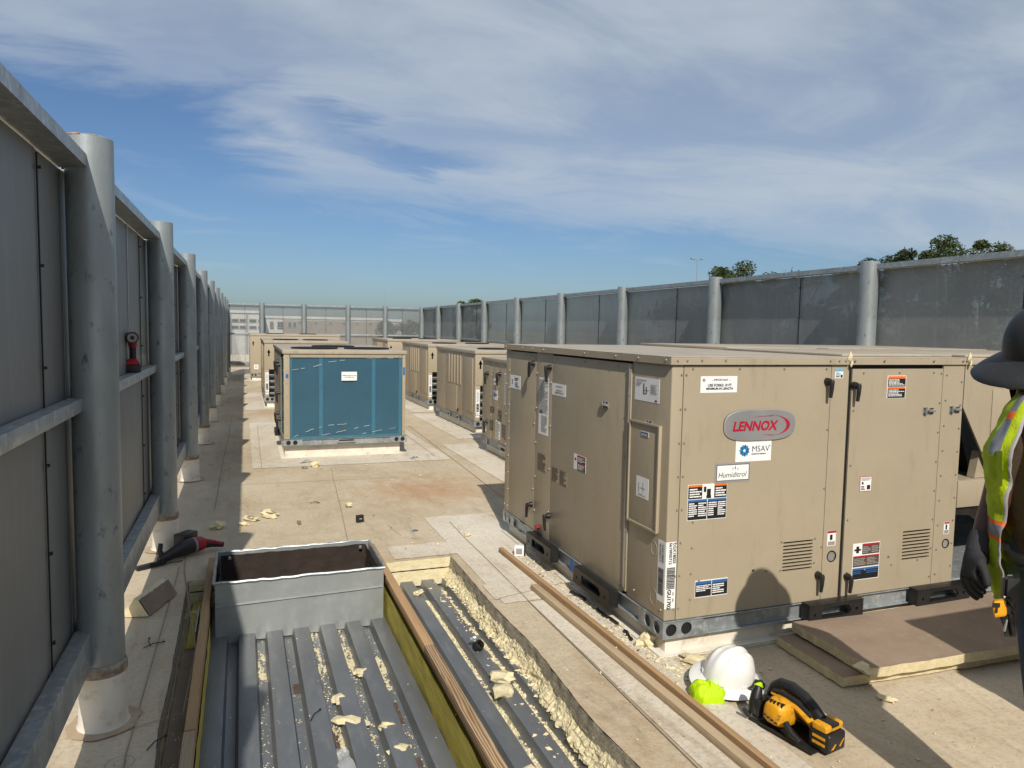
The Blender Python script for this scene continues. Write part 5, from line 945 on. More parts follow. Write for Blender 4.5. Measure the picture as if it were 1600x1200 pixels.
b = MB('red'); b.cyl((0, .02, .205), (0, .055, .205), .0345, None, 20); b.build('motor_band', dr, smooth=50); b = MB('black_steel'); b.cyl((0, .07, .205), (0, .11, .205), .016, .010, 12); b.build('chuck', dr, smooth=50)
b = MB('galv_bright'); b.cyl((0, 0, 0), (.002, 0, .72), .003, None, 6); tag(b.build('threaded_rod', None, loc=(-.6345, 4.90, 1.62)), 'thin shiny rod leaning on the left screen wall above the drill', 'rod')

# ------------------------------------------------------------------ small things on the roof
def chunk(label, x, y, r, seed, sq=(1, .8, .5), z=None, m='foam', top=None, cat='foam scrap', name='foam_chunk', group='foam scraps on the roof'):
    zz = (r * sq[2] * .72 + .005) if z is None else z
    b = MB(m); b.rock((0, 0, 0), r, None, seed, sq, 2, .45); o = b.build(name, None, smooth=30, loc=(x, y, zz)); o.rotation_euler = (0, 0, random.uniform(0, 6)); tag(o, label, cat, group)
    if top: b = MB('facer'); b.rock((0, 0, r * sq[2] * .55), r * .8, None, seed + 1, (sq[0], sq[1], .12), 2, .3); b.build('paper_facer', o, smooth=30)
    return o
chunk('largest pale yellow foam chunk with brown paper, lying in the aisle', .20, 6.50, .085, 3, (1.1, .6, .4), top=True)
chunk('flat foam flake beside the largest chunk in the aisle', .06, 6.42, .06, 5, (1.2, .7, .3), top=True); chunk('round foam chunk lying in the shadow of the left wall', -.20, 6.245, .058, 8, (1, .9, .55)); chunk('small foam crumb at the corner of the post shadow', .0, 6.28, .035, 9, (1.2, .6, .4))
chunk('foam scrap standing on the clean membrane before the blue coil unit', .79, 8.70, .055, 11, (1, .6, .7)); chunk('little foam cube in the aisle before the duct box', .90, 6.66, .04, 14, (1, .8, .6)); chunk('brown pebble of foam near the blue coil unit', .66, 8.62, .03, 15, (1, 1, .6), m='facer')
chunk('small foam bit near the far end of the reddish board', 1.66, 5.45, .03, 18); chunk('brown bark-like scrap in the aisle', .43, 6.22, .03, 19, (1.8, .5, .3), m='concrete_brown'); chunk('foam lump lying against the curb of the large unit', 1.98, 3.24, .05, 21, (1, .7, .7)); chunk('foam lump between the hard hat and the curb', 2.10, 2.98, .06, 23, (1.3, .6, .4)); chunk('small foam flake before the stacked insulation boards', 2.72, 2.40, .03, 25, (1.4, .8, .3))
# torn angle of foam board between the first posts and the opening
fw_ = thing('foam_board_offcut', 'torn L-shaped offcut of brown-faced foam board beside the second post', 'foam offcut', (-.52, 4.60, .006), R(-20))
sec = [(-.065, 0), (.07, 0), (.030, .10), (-.005, .105), (-.035, .045), (-.06, .04)]; n = 12; vs = []
for q in range(n + 1):
    y = -.17 + .34 * q / n; vs += [(x + .010 * nz(q * .7, x * 30, 1), y + .03 * nz(x * 20, z * 20, 4) * (q in (0, n)), max(0, z + .008 * nz(q * .9, z * 30, x * 20))) for x, z in sec]
K = len(sec); b = MB('foam')
b = MB('foam'); b.add(vs, [(q * K + e, q * K + (e + 1) % K, (q + 1) * K + (e + 1) % K, (q + 1) * K + e) for q in range(n) for e in range(K) if e != 1] + [tuple(range(K)), tuple(n * K + e for e in reversed(range(K)))]); b.build('foam_core', fw_, smooth=30)
b = MB('facer'); b.add([(x + .006, y, z + .003) for x, y, z in vs] + [(x + .001, y, z) for x, y, z in vs], [(q * K + 1, q * K + 2, (q + 1) * K + 2, (q + 1) * K + 1) for q in range(n)]); b.build('paper_facer', fw_, smooth=30)
for k, (x, y, a, lab) in enumerate(((-.44, 4.02, 30, 'black cut cable tie on the membrane strip left of the opening'), (-.46, 4.06, 100, 'second black cable tie crossing the first one'), (-.33, 3.05, 55, 'black cable tie lying over the left cut edge of the opening'), (.30, 3.35, 60, 'black cable tie lying in a valley of the steel deck'))):
    z = .008 if k < 3 else -.145; b = MB('black'); b.tube([(-.05, 0, 0), (0, .006, .006), (.05, 0, 0)], .0025, 5); b.box(.047, .057, -.004, .004, -.002, .004); o = b.build('cable_tie', None, loc=(x, y, z)); o.rotation_euler = (0, 0, R(a)); tag(o, lab, 'cable tie', 'cable ties')
tp = thing('tape_measure', 'small black boxy tape measure standing on the roof in the aisle', 'tape measure', (.915, 6.11, .006), .3)
b = MB('black'); b.box(-.032, .032, -.018, .018, 0, .058); b.build('case', tp, bevel=.009, seg=3); b = MB('galv_bright'); b.box(.0322, .040, -.010, .010, .002, .004); b.build('blade_hook', tp); b = MB('grey_print'); b.box(-.012, .012, -.0186, -.0181, .024, .034); b.build('face_label', tp)
jb = thing('outlet_box', 'small white outlet box with a grey cover beside the far end of the boards', 'outlet box', (1.875, 4.86, .006), R(-20))
b = MB('white'); b.box(-.035, .035, -.022, .022, 0, .075); b.build('case', jb, bevel=.004); b = MB('grey_print'); b.box(-.022, .022, -.0245, -.0222, .016, .058); b.build('cover', jb, bevel=.001); b = MB('black'); b.box(.0352, .048, -.014, .018, .0, .085); b.build('bracket', jb, bevel=.003)
for k, (x, y, w, d, a, lab) in enumerate(((.73, 8.98, .20, .045, 15, 'bent strip of grey sheet metal before the blue coil unit'), (2.02, 8.95, .16, .03, 40, 'flat grey metal strip right of the blue coil unit'), (.62, 6.9, .09, .02, -20, 'short dark strip lying in the aisle near the foam chunks'), (-.02, 13.4, .10, .03, 10, 'dark scrap lying at the edge of the wall shadow'), (1.30, 5.72, .05, .035, 10, 'tiny grey metal tab on the white membrane strip'))):
    b = MB('galv' if k < 2 or k == 4 else 'black_steel'); b.grid(lambda u, v: (w * (u - .5), d * (v - .5), .006 + .03 * w / .2 * math.sin(math.pi * u) ** 2), 10, 2); o = b.build('metal_strip', None, smooth=40, loc=(x, y, 0)); o.rotation_euler = (0, 0, R(a)); tag(o, lab, 'metal scrap', 'metal scraps')
for k, (x, y, l, a, lab) in enumerate(((1.93, 3.98, .16, 100, 'dark crumpled strip of bitumen against the shaded curb'), (1.945, 3.62, .22, 95, 'longest dark rubber strip along the shaded curb of the large unit'), (1.935, 3.36, .12, 80, 'dark curled offcut near the corner of the large unit'))):
    b = MB('black'); b.tube([(l * (i / 8 - .5), .012 * nz(i * .9, k, 1), .014 + .012 * nz(i * .7, k, 5)) for i in range(9)], [.008 + .008 * abs(nz(i, k, 3)) for i in range(9)], 6); o = b.build('rubber_offcut', None, smooth=40, loc=(x, y, .004)); o.rotation_euler = (0, 0, R(a)); tag(o, lab, 'rubber scrap', 'dark offcuts along the curb')
b = MB('dark'); b.lathe([(.020, -.03), (.036, -.012), (.040, .01), (.034, .034), (.026, .036), (.022, .01)], 18); cpv = b.build('black_conduit_cup', None, smooth=50, loc=(1.22, 3.78, -.125)); cpv.scale = (.8, .8, .8); cpv.rotation_euler = (R(50), 0, R(30)); tag(cpv, 'black plastic conduit cup lying on the deck by the cut foam edge', 'plastic cup')
b = MB('galv_bright'); b.rock((0, 0, 0), .03, None, 4, (1, .8, .5), 2, .5); tag(b.build('foil_scrap', None, smooth=20, loc=(1.21, 3.80, -.088)), 'shiny crumpled foil beside the black conduit cup', 'foil')
b = MB('clear_sheet'); b.grid(lambda u, v: (.10 * (u - .5) + .01 * nz(v * 4, 1, 1), .20 * (v - .5), .006 + .012 * nz(u * 3, v * 3, 1)), 5, 8); o = b.build('plastic_sheet_scrap', None, smooth=50, loc=(.365, 2.93, -.158)); o.rotation_euler = (0, R(-14), R(8)); tag(o, 'translucent scrap of plastic sheet in a valley of the steel deck', 'plastic sheet')
for k, (x, y, r, sq, lab) in enumerate(((.44, 3.50, .045, (1, 1.2, .35), 'pale foam flake stuck in the deck valley above the plastic sheet'), (.445, 3.28, .05, (.7, 1.6, .4), 'long broken foam piece in the deck valley beside the plastic sheet'), (.60, 3.18, .035, (.8, 1.2, .5), 'foam bit in the deck valley nearest the olive strip'), (.62, 2.98, .04, (1, 1.1, .4), 'angular foam bit lying below another in the same deck valley'), (1.235, 3.42, .06, (.8, 1.2, .45), 'large foam wedge on the deck below the cut edge'), (1.20, 3.28, .055, (.9, 1.1, .5), 'curled foam slab on the deck next to the wedge'), (1.05, 2.62, .05, (1.2, .5, .3), 'foam sliver lying across a rib of the right deck strip'), (-.285, 4.80, .035, (.9, 1.3, .8), 'foam lump in the gap at the far left corner of the opening'), (-.285, 4.66, .03, (.9, 1.2, .8), 'smaller foam lump in the gap left of the duct box'), (.57, 3.75, .035, (1, 1.3, .4), 'foam flake high in the deck valley near the duct'), (1.10, 4.72, .03, (.7, 1.6, .6), 'foam strip by the far end of the right deck strip'))):
    chunk(lab, x, y, r, 60 + k, sq, z=-.170 + r * sq[2] * .5 if x < 1.0 else -.138, group='foam scraps in the opening')
# crumbs of foam and sawdust: nobody could count them
def crumbs(name, label, places, m='foam'):
    b = MB(m); rg = random.Random(5)
    for (xf, yf, zf, n, r0, r1) in places:
        for _ in range(n):
            y = yf(rg); x = xf(rg, y); r = r0 + (r1 - r0) * rg.random() ** 5 * 1.6; a = rg.uniform(0, 6); z = zf(x, y)
            el = rg.uniform(.35, 1.0); ca, sa = math.cos(a), math.sin(a); tl = rg.uniform(-.5, .5); pq = [(r * math.cos(q) * rg.uniform(.5, 1.35), r * el * math.sin(q) * rg.uniform(.5, 1.35)) for q in (0, 1.6, 3.1, 4.7)]
            v = [(x + p_ * ca - w_ * sa, y + p_ * sa + w_ * ca, z + max(0, p_ * tl)) for p_, w_ in pq] + [(x + r * rg.uniform(-.4, .4), y + r * rg.uniform(-.3, .3), z + r * rg.uniform(.25, .8))]
            b.add(v, [(0, 1, 4), (1, 2, 4), (2, 3, 4), (3, 0, 4)])
    return tag(b.build(name), label, kind='stuff')
def valley(k): return -.185 + k * PITCH + TOPW + .030
U = lambda a, c: (lambda rg: rg.uniform(a, c))
pl_ = []
for k, n in ((0, 60), (1, 260), (2, 120), (3, 420), (4, 420), (5, 200), (7, 420), (8, 520), (9, 420)):
    pl_.append((lambda rg, y, k=k: valley(k) + rg.gauss(0, .016), (lambda rg: 1.5 + 3.0 * rg.random() ** .8), lambda x, y: -.2012, n * 2, .0012, .006 if k < 7 else .013))
pl_.append((lambda rg, y: edgeR(y) - .04 - abs(rg.gauss(0, .06)), U(1.5, 4.95), lambda x, y: -.150 if (x + .185) % PITCH < TOPW + .01 else -.2005, 2200, .0015, .014))
pl_.append((lambda rg, y: rg.uniform(-.2, 1.3), U(1.5, 4.9), lambda x, y: -.150 if (x + .185) % PITCH < TOPW else -.2012, 500, .001, .004))
pl_.append((lambda rg, y: rg.uniform(-.32, -.22), U(2, 4.2), lambda x, y: -.085, 260, .001, .005))
crumbs('foam_crumbs', 'pale yellow foam crumbs scattered in the deck valleys and along the cut edge', pl_)
dr_ = MB('foam')
for k, hgt, thr in ((1, .007, .02), (2, .005, .14), (3, .010, .0), (4, .012, -.02), (5, .008, .06), (7, .016, -.04), (8, .024, -.12), (9, .022, -.10)):
    xv = valley(k)
    def drift(u, v, k=k, hgt=hgt, thr=thr, xv=xv):
        y = 1.4 + 3.3 * v; e = 1 - (2 * u - 1) ** 2; q = .7 * nz(y * 2.1, k * 7.3, 1) + .5 * nz(y * 9, u * 3 + k, 2) + .35 * nz(y * 40, u * 8, k) + .25 * nz(y * 110, u * 20, k)
        return (xv - .024 + .048 * u + .004 * nz(y * 30, k, 3), y, -.2042 + (hgt * 1.6 * (q - thr) * (.35 + .65 * e) if q > thr else (q - thr) * .02))
    dr_.grid(drift, 7, 420)
tag(dr_.build('foam_drifts', None, smooth=25), 'drifts of pale foam dust and torn foam lying along the deck valleys', kind='stuff')
pl2 = [(lambda rg, y: 1.99 - abs(rg.gauss(0, .07)) - .01, U(2.9, 4.9), lambda x, y: .005, 900, .002, .014), (lambda rg, y: rg.gauss(2.15, .12), lambda rg: rg.gauss(2.92, .10), lambda x, y: .005, 500, .002, .011), (lambda rg, y: rg.uniform(-.3, 2.0), U(5.3, 9), lambda x, y: .005, 150, .002, .012), (lambda rg, y: rg.uniform(1.42, 2.9), U(1.6, 3.0), lambda x, y: .005, 500, .001, .006), (lambda rg, y: rg.uniform(1.45, 1.7), U(1.8, 4.9), lambda x, y: .007, 160, .001, .005)]
crumbs('foam_dust', 'foam crumbs and sawdust lying on the roof round the large unit', pl2)
crumbs('dark_grit', 'dark grit and bits of debris scattered over the roof', [(lambda rg, y: rg.uniform(-.3, 3.2), U(1.6, 3.0), lambda x, y: .006, 260, .001, .005), (lambda rg, y: rg.uniform(-.4, 3.4), U(5.1, 14), lambda x, y: .006, 300, .002, .010), (lambda rg, y: rg.uniform(1.86, 1.99), U(3.1, 4.9), lambda x, y: .006, 120, .003, .012)], 'concrete_brown')

# ------------------------------------------------------------------ worker at the right edge of the view
D0 = 2.32
man = thing('person', 'worker in dark hard hat, open yellow hi-vis vest and dark gloves at the right edge', 'person', (0, 0, 0)); man['kind'] = 'thing'
KD = .945                                                           # distance scale of the figure
pel = at_d(1658, 905, D0 * KD)
man.location = (pel.x, pel.y, 0)
def J(u, v, d=D0): p = at_d(u, v, d * KD); return Vector((p.x - pel.x, p.y - pel.y, p.z))
fw = Vector((-.80, -.60, 0)).normalized(); rt = Vector((C_RIGHT.x, C_RIGHT.y, 0)).normalized()
def skin_mesh(name, chains, mats_fn, parent, root=0, sub=2, merge=True):
    vs, es, rs_ = [], [], []
    def vid(p):
        for i, q in enumerate(vs):
            if (q - p).length < 1e-4: return i
        vs.append(p); rs_.append(.02); return len(vs) - 1
    for ch in chains:
        prev = None
        for p, r in ch:
            i = vid(Vector(p)); rs_[i] = r
            if prev is not None and prev != i: es.append((prev, i))
            prev = i
    me = bpy.data.meshes.new(name); me.from_pydata(vs, es, []); o = bpy.data.objects.new(name, me); COL.objects.link(o)
    o.modifiers.new('skin', 'SKIN'); sm = o.modifiers.new('sub', 'SUBSURF'); sm.levels = sub; sm.render_levels = sub
    for i, sv in enumerate(me.skin_vertices[0].data):
        r = rs_[i]; sv.radius = r if isinstance(r, tuple) else (r, r); sv.use_root = (i == root)
    dg = bpy.context.evaluated_depsgraph_get(); dg.update(); me2 = bpy.data.meshes.new_from_object(o.evaluated_get(dg))
    o.modifiers.clear(); o.data = me2; bpy.data.meshes.remove(me); me2.name = name
    me2.materials.clear(); names = []
    for p in me2.polygons:
        k = mats_fn(p.center)
        if k not in names: names.append(k)
        p.material_index = names.index(k); p.use_smooth = True
    for k in names: me2.materials.append(MATS[k])
    o.parent = parent; return o
zp = pel.z
hipR, hipL = Vector((0, 0, zp - .03)) - rt * .05, Vector((0, 0, zp - .03)) + rt * .10
P_ = Vector((0, 0, zp)); belly = J(1658, 800) - Vector((0, 0, 0)); chest = J(1655, 715); nb = J(1645, 648); hd_ = J(1636, 584); ht = J(1636, 538)
kneeR, kneeL = hipR * 1 + Vector((0, 0, .47 - hipR.z)) + fw * .03 + rt * .05, hipL + Vector((0, 0, .47 - hipL.z)) + fw * .02 + rt * .0
ankR, ankL = kneeR + Vector((0, 0, .09 - .47)) - fw * .02 + rt * .03, kneeL + Vector((0, 0, .09 - .47)) - fw * .02
shR, shL = J(1592, 672, 2.35), J(1722, 672, 2.28); elR, elL = J(1560, 772, 2.37), J(1748, 790, 2.24); wrR, wrL = J(1531, 848, 2.31), J(1712, 850, 2.06)
look = (-rt * .93 + Vector((.25, .30, 0))).normalized()
nose = hd_ + look * .092 + Vector((0, 0, -.004)); chin = hd_ + look * .06 + Vector((0, 0, -.075))
body_ch = [[(P_, .150), (belly, .165), (chest, .160), (nb, .062), (hd_, .078), (ht, .085)], [(chest, .160), (shR, .062), (elR, .044), (wrR, .029)], [(chest, .160), (shL, .062), (elL, .044), (wrL, .029), (J(1690, 880, 2.0), .035)],
    [(P_, .150), (hipR, .088), (kneeR, .062), (ankR, .045), (ankR + fw * .15 - Vector((0, 0, .045)), .040)], [(P_, .150), (hipL, .100), (kneeL, .062), (ankL, .045), (ankL + fw * .15 - Vector((0, 0, .045)), .040)], [(hd_, .078), (nose, .014)], [(hd_, .078), (chin, .030)]]
beltz = J(1600, 850).z
def body_mat(c):
    if c.z > nb.z - .01 and (c - hd_).length < .2: return 'skin_dark'
    if c.z < .12: return 'black'
    if c.z < beltz and (Vector((c.x, c.y, 0))).length < .22: return 'jeans'
    for s_, e_, w_ in ((shR, elR, wrR), (shL, elL, wrL)):
        sg = w_ - e_; t = max(0, min(1, (c - e_).dot(sg) / sg.length_squared))
        if c.z < e_.z + .05 and (c - e_ - sg * t).length < .058: return 'skin_dark'
    return 'shirt'
skin_mesh('body', body_ch, body_mat, man)
for s_ in (1,):                                                    # face details under the hat brim
    up = Vector((0, 0, 1)); sd_ = look.cross(up).normalized()
    b = MB('skin_dark'); b.rock(hd_ + look * .084 + Vector((0, 0, -.045)), .016, None, 3, (1, 1.6, .5), 2, .05); b.build('mouth', man, smooth=60)
    for q in (-1, 1): b = MB('skin_dark'); b.rock(hd_ - look * .005 + sd_ * q * .082 + Vector((0, 0, 0)), .022, None, 5, (.8, .5, 1.3), 2, .1); b.build('ear', man, smooth=60)
    b = MB('purple'); b.tube([hd_ + look * (.085 * math.cos(R(a)) + .012) + sd_ * .085 * math.sin(R(a)) + Vector((0, 0, -.016)) for a in range(-80, 81, 16)], .016, 8); b.build('safety_glasses', man, smooth=60)
    b = MB('black'); b.rock(hd_ - look * .02 + Vector((0, 0, .02)), .088, None, 9, (1, 1, .9), 3, .03); b.build('hair', man, smooth=60)
# dark hard hat with a long brim
hc = J(1648, 548); hx = (look + Vector((0, 0, -.20))).normalized(); hy = Vector((0, 0, 1)).cross(hx).normalized(); hz_ = hx.cross(hy).normalized(); hz_ = (hz_ + hy * (.30 if hy.dot(Vector((-.82, -.57, 0))) < 0 else -.30) * -1).normalized(); hy = hz_.cross(hx).normalized()
def HP(x, y, z): return hc + hx * x + hy * y + hz_ * z
b = MB('hat_dark'); b.grid(lambda u, v: HP(.132 * math.cos(u * 6.28319) * max(0.0, math.cos(v * 1.5707)) ** .75, .112 * math.sin(u * 6.28319) * max(0.0, math.cos(v * 1.5707)) ** .75, .150 * math.sin(v * 1.5708) ** .95), 48, 16); hh = b.build('hard_hat', man, smooth=60)
b = MB('hat_dark'); n = 48; pr = [(-.03, .012), (.10, .002), (.40, -.012), (.78, -.034), (1.0, -.052), (1.0, -.057), (.7, -.038), (0, -.006)]
def bw(t): return .030 + .060 * max(0, math.cos(t)) ** 1.4 + .012 * abs(math.sin(t))
b.add([HP((.130 + q * bw(t)) * math.cos(t), (.110 + q * bw(t)) * math.sin(t), z * (1.1 - .3 * math.cos(t))) for q, z in pr for t in (2 * math.pi * i / n for i in range(n))], [(i * n + j, i * n + (j + 1) % n, (i + 1) * n + (j + 1) % n, (i + 1) * n + j) for i in range(len(pr) - 1) for j in range(n)]); b.build('hat_brim', hh, smooth=60)
# open hi-vis vest
def vrow(v):                                                       # half width, zip angle, centre pixel column, at photo row v
    tab = ((612, .085, 36, 1640), (640, .135, 38, 1642), (665, .165, 42, 1646), (690, .200, 45, 1650), (708, .215, 47, 1652), (745, .212, 50, 1654), (800, .212, 56, 1656), (840, .214, 61, 1656), (880, .216, 60, 1656), (905, .206, 58, 1656), (926, .196, 66, 1656))
    for (v0, *a), (v1, *c) in zip(tab, tab[1:]):
        if v <= v1: t = (v - v0) / (v1 - v0); return [x + (y - x) * t for x, y in zip(a, c)]
    return tab[-1][1:]
b = MB('hivis_vest'); NT, NV = 72, 54; grid_v = []
for j in range(NV + 1):
    v = 612 + (926 - 612) * j / NV; hw, za, cu_ = vrow(v); c = J(cu_, v)
    for i in range(NT + 1):
        za_ = za - 6; a = za_ + (360 - 2 * za_) * i / NT; f = .011 * nz(a * .05, v * .03, 1) + .006 * nz(a * .12, v * .08, 4); wv = 1 + f / .2
        drop = .012 * max(0, math.sin(R(a * 4))) * (j / NV) ** 3
        grid_v.append(c + fw * (hw * .92 + .012) * wv * math.cos(R(a)) - rt * (hw + .004) * wv * math.sin(R(a)) - Vector((0, 0, drop)))
faces = {}
for j in range(NV):
    v = 612 + (926 - 612) * (j + .5) / NV
    for i in range(NT):
        s_ = min(i, NT - 1 - i); m_ = 'hivis_vest'
        if 801 < v < 808 or 828 < v < 835: m_ = 'orange_fabric'
        elif 808 <= v <= 828: m_ = 'reflective'
        elif v < 706 and 4 <= s_ < 8: m_ = 'reflective' if not (640 < v < 652) else 'orange_fabric'
        elif s_ < 1: m_ = 'grey_print'
        faces.setdefault(m_, []).append((j * (NT + 1) + i, j * (NT + 1) + i + 1, (j + 1) * (NT + 1) + i + 1, (j + 1) * (NT + 1) + i))
for m_, fs in faces.items():
    k0 = b.mi(m_)
    for f in fs: b.f.append(f); b.fm.append(k0)
b.v = [tuple(p) for p in grid_v]; vest = b.build('hi_vis_vest', man, smooth=70)
sl = vest.modifiers.new('thick', 'SOLIDIFY'); sl.thickness = .004; sl.offset = 0
b = MB('hivis_vest'); b.grid(lambda u, v: J(1547 + 19 * u, 704 + 56 * v, 2.262 - .075 * u) + Vector((0, 0, .006 * nz(u * 3, v * 2, 1))), 8, 12); pk = b.build('vest_pocket', vest, smooth=60)
pk.location = (0, 0, 0)
# gloved right hand
def G(pts, r): return [(J(*p), q) for p, q in zip(pts, r)]
palm = J(1519, 884, 2.30)
hand_ch = [[(wrR, .031), (palm, .036)]]
for pts in (((1505, 898, 2.315), (1508, 914, 2.315), (1519, 929, 2.305), (1530, 937, 2.295)), ((1511, 900, 2.300), (1516, 915, 2.297), (1527, 928, 2.288), (1537, 934, 2.280)), ((1518, 901, 2.285), (1524, 913, 2.278), (1534, 923, 2.270), (1541, 928, 2.262)), ((1525, 899, 2.268), (1531, 908, 2.258), (1538, 916, 2.250), (1543, 920, 2.245))):
    hand_ch.append([(palm, .036)] + G(pts, (.0125, .011, .0100, .0085)))
hand_ch.append([(palm, .036)] + G(((1533, 880, 2.255), (1539, 895, 2.240), (1542, 908, 2.232), (1544, 918, 2.228)), (.016, .0125, .0115, .0095)))
skin_mesh('glove', hand_ch, lambda c: 'glove', man, root=1)
b = MB('glove_cuff'); dv = (palm - wrR).normalized(); b.tube([wrR - dv * .030, wrR - dv * .024, wrR + dv * .018, wrR + dv * .03], [.0305, .0325, .0325, .031], 16); b.build('glove_cuff', man, smooth=60)
hl = J(1690, 880, 2.0); hand_l = [[(wrL, .03), (hl, .038)]]
for k in range(4): q = hl + rt * (-.03 + .02 * k) - Vector((0, 0, .04)); hand_l.append([(hl, .038), (q, .012), (q + fw * .02 - Vector((0, 0, .03)), .0105), (q + fw * .01 - Vector((0, 0, .055)), .009)])
hand_l.append([(hl, .038), (hl - rt * .045 - Vector((0, 0, .01)), .014), (hl - rt * .055 + fw * .03 - Vector((0, 0, .03)), .011)]); skin_mesh('glove', hand_l, lambda c: 'glove', man, root=1)
# belt, pouch and tape measure
b = MB('black'); bc = J(1658, 862); b.tube([bc + fw * .168 * math.cos(R(a)) - rt * .172 * math.sin(R(a)) for a in range(0, 361, 15)], .018, 6, cap=False); b.build('belt', man, smooth=60)
b = MB('black'); b.obox(J(1581, 945, 2.20), rt * .018, fw * .03, (0, 0, .085)); b.obox(J(1577, 915, 2.19), rt * .014, fw * .012, (0, 0, .03), 'grey_print'); po = b.build('tool_pouch', man, bevel=.006)
b = MB('yellow'); b.obox(J(1562, 950, 2.17), rt * .019 + Vector((0, 0, .003)), fw * .016, Vector((0, 0, .024)) - rt * .004); ta = b.build('tape_measure', man, bevel=.011, seg=3)
b = MB('black'); b.obox(J(1556.5, 945.5, 2.155), rt * .011, fw * .003, (0, 0, .006)); b.obox(J(1557.5, 953, 2.155), rt * .003, fw * .003, (0, 0, .008)); b.build('tape_mark', ta, bevel=.001)
b = MB('black_steel')
for p0, p1, r in (((1566, 966), (1572, 984), .006), ((1573, 962), (1571, 990), .004), ((1578, 958), (1583, 992), .009), ((1570, 944), (1580, 970), .010), ((1574, 935), (1585, 950), .008)): b.cyl(J(*p0, 2.17), J(*p1, 2.175), r, r * .7, 8)
b.build('key_ring_and_bits', po, smooth=50); b = MB('galv_bright'); b.cyl(J(1573, 968, 2.165), J(1569, 986, 2.168), .0035, None, 8); b.build('driver_bit', po)

# ------------------------------------------------------------------ beyond the roof: buildings, poles, trees
def far_building(label, x0, x1, y, z0, z1, depth, wall, wins, bays=(), cat='building'):
    o = thing('office_building', label, cat, ((x0 + x1) / 2, y, z0)); o['kind'] = 'thing'; w = (x1 - x0) / 2; h = z1 - z0
    MB(wall).box(-w, w, 0, depth, 0, h).build('wall', o); MB('far_white').box(-w - .2, w + .2, -.25, depth + .2, h, h + .5).build('roof_edge', o)
    for a, c, m in bays: MB(m).box(a - (x0 + x1) / 2, c - (x0 + x1) / 2, -.35, -.01, 0, h - .3).build('facade_bay', o)
    for (a, c, q0, q1) in wins:
        wo_ = MB('far_grey').box(a - (x0 + x1) / 2 - .12, c - (x0 + x1) / 2 + .12, -.48, -.36, q0 - z0 - .12, q1 - z0 + .12).build('window', o); MB('far_glass').box(a - (x0 + x1) / 2, c - (x0 + x1) / 2, -.53, -.485, q0 - z0, q1 - z0).build('pane', wo_)
    return o
FY = 150.0
def fb(u, v): p = at_y(u, v, FY); return p.x, p.z
X = lambda u: fb(u, 500)[0]; Zv = lambda v: fb(380, v)[1]
wins = [(X(a), X(c), Zv(d), Zv(e)) for a, c in ((363, 372), (375, 383), (390, 400), (404, 411)) for d, e in ((503, 499), (513, 509.5))]
far_building('white two-storey office block with dark windows seen through the far screen at left', X(359.5), X(412), FY, -9, Zv(489), 30, 'far_grey', wins, [(X(362), X(384.5), 'far_white'), (X(388), X(411), 'far_white')])
far_building('long low pale warehouse seen through the middle of the far screen', X(417), X(608), FY + 6, -9, Zv(496), 50, 'far_white', [(X(a), X(a + w_), Zv(510), Zv(502)) for a, w_ in ((424, 4), (436, 9), (453, 5), (461, 5))] + [(X(a), X(a + 4), Zv(503), Zv(501)) for a in (470, 496, 520, 541, 562, 584)], [(X(445), X(608), 'far_brown')])
far_building('small grey building among trees seen through the far screen at right', X(618), X(648), FY + 14, -9, Zv(497), 20, 'far_grey', [(X(629), X(637), Zv(508), Zv(503))])
def light_pole(label, u, v, y, r, head=True):
    p = at_y(u, v, y); o = thing('light_pole', label, 'light pole', (p.x, y, -9.0)); H_ = p.z + 9.0
    MB('pole_grey').cyl((0, 0, 0), (0, 0, H_), r, r * .6, 10).build('shaft', o, smooth=40)
    if head:
        for s_ in (-1, 1):
            b = MB('pole_grey'); b.cyl((0, 0, H_ - .25), (s_ * .7, 0, H_ - .1), .05, None, 6); b.box(min(s_ * .5, s_ * 1.0), max(s_ * .5, s_ * 1.0), -.2, .2, H_ - .12, H_); b.build('lamp_head', o)
light_pole('tall thin twin-headed light pole above the right screen wall', 1090, 404, 82, .10); light_pole('thin antenna mast above the far screen wall', 602, 453, 160, .10, False)
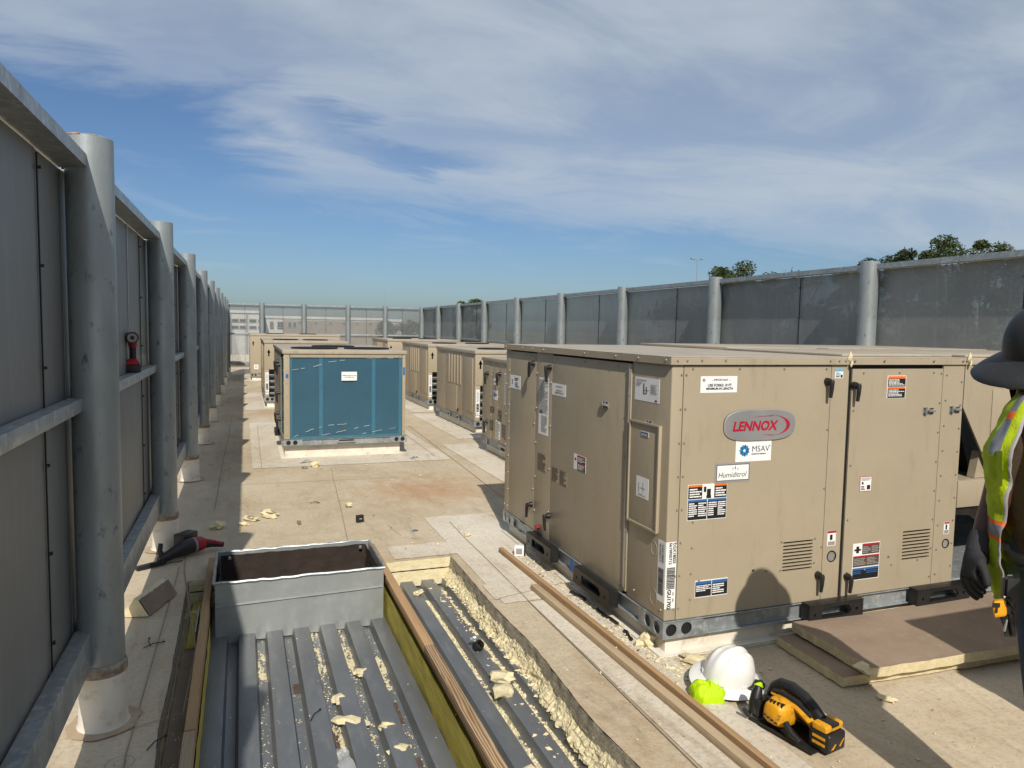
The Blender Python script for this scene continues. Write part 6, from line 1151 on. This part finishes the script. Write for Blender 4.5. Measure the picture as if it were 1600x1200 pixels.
def tree(label, x, y, top, crown_r, crown_h, seed, n=9000, leaf=.115, m='leaf', group='trees beyond the screen walls', base=-9.0):
    rg = random.Random(seed); o = thing('tree', label, 'tree', (x, y, base), 0, group); H_ = top - base; b = MB('bark'); k = []
    for i in range(7): k.append(Vector((.25 * nz(i * .7, seed, 1), .25 * nz(i * .7, seed, 5), (H_ - crown_h * .55) * i / 6)))
    b.tube(k, [.26 * (1 - .08 * i) for i in range(7)], 8); tipz = k[-1]; clumps = []
    for i in range(15):
        a = rg.uniform(0, 6.28); e = rg.uniform(.1, 1.0); rr = crown_r * (.45 + .5 * rg.random()) * math.sqrt(max(.08, 1 - (e - .35) ** 2 * 1.6)); p = Vector((math.cos(a) * rr, math.sin(a) * rr, H_ - crown_h * (1 - e) - crown_h * .05 * rg.random()))
        if p.z > H_ - .2: p.z = H_ - rg.uniform(.2, .8)
        st = k[rg.randint(3, 6)]; md = st.lerp(p, .5) + Vector((0, 0, .25)); b.tube([st, md, p], [.09, .055, .02], 5); clumps.append((p, crown_r * rg.uniform(.26, .46)))
    clumps += [(Vector((rg.uniform(-.4, .4) * crown_r, rg.uniform(-.4, .4) * crown_r, H_ - crown_h * rg.uniform(.15, .7))), crown_r * .5) for _ in range(5)]
    b.build('trunk', o, smooth=60); lf = MB(m)
    for i in range(n):
        c, r = clumps[rg.randrange(len(clumps))]; d = Vector((rg.gauss(0, 1), rg.gauss(0, 1), rg.gauss(0, 1))).normalized() * r * rg.random() ** .42; d.z *= .72; p = c + d
        t = Vector((rg.gauss(0, 1), rg.gauss(0, 1), rg.gauss(0, .6))).normalized(); s2 = t.cross(Vector((rg.gauss(0, 1), rg.gauss(0, 1), rg.gauss(0, 1)))).normalized(); l = leaf * rg.uniform(.6, 1.3)
        lf.add([p - t * l, p + s2 * l * .45, p + t * l, p - s2 * l * .45], [(0, 1, 2, 3)])
    lf.build('crown', o); return o
def tree_at(label, u, v, y, r, h, seed, **k): p = at_y(u, v, y); return tree(label, p.x, y, p.z, r, h, seed, **k)
tree_at('round tree standing alone above the far right corner of the screen', 734, 463, 70, 1.9, 5.0, 1, n=6000, leaf=.15)
tree_at('left of the two close trees beside the tall light pole', 1150, 413, 44, 2.1, 6, 2); tree_at('right of the two close trees beside the tall light pole', 1192, 415, 45, 2.0, 6, 3, m='leaf_dark')
tree_at('thin sparse tree top barely showing over the right screen wall', 1252, 419, 47, 1.9, 5, 4, n=1200); tree_at('low dark tree just left of the post nearest the worker', 1338, 404, 36, 1.9, 6, 5); tree_at('dark tree just right of the post nearest the worker', 1422, 393, 33, 1.9, 6, 6, m='leaf_dark')
tree_at('largest tree rising over the right screen wall', 1496, 367, 28, 2.0, 7, 7, n=12000, leaf=.095); tree_at('tree at the right end of the row over the right screen wall', 1545, 368, 29, 1.5, 7, 8, n=9000, leaf=.095)
for k, (u, v, y, r, lab) in enumerate(((1470, 470, 21, 2.6, 'dark tree seen through the right screen wall beside its nearest post'), (1640, 400, 22, 2.8, 'tree at the right edge seen through the right screen wall'), (1250, 470, 27, 2.6, 'tree seen through the right screen wall between its two nearest posts'), (1070, 480, 38, 3.2, 'tree seen through the right screen wall left of the light pole'))): tree_at(lab, u, v, y, r, 7, 20 + k, n=4500, leaf=.19, m='leaf_dark')
for k, (u, v, y, r, lab) in enumerate(((612, 500, 120, 3.0, 'dark bushy tree seen through the far screen before the small grey building'), (645, 498, 125, 2.6, 'bushy tree at the right end of the far screen'))): tree_at(lab, u, v, y, r, 6, 40 + k, n=2600, leaf=.32, m='leaf_dark')
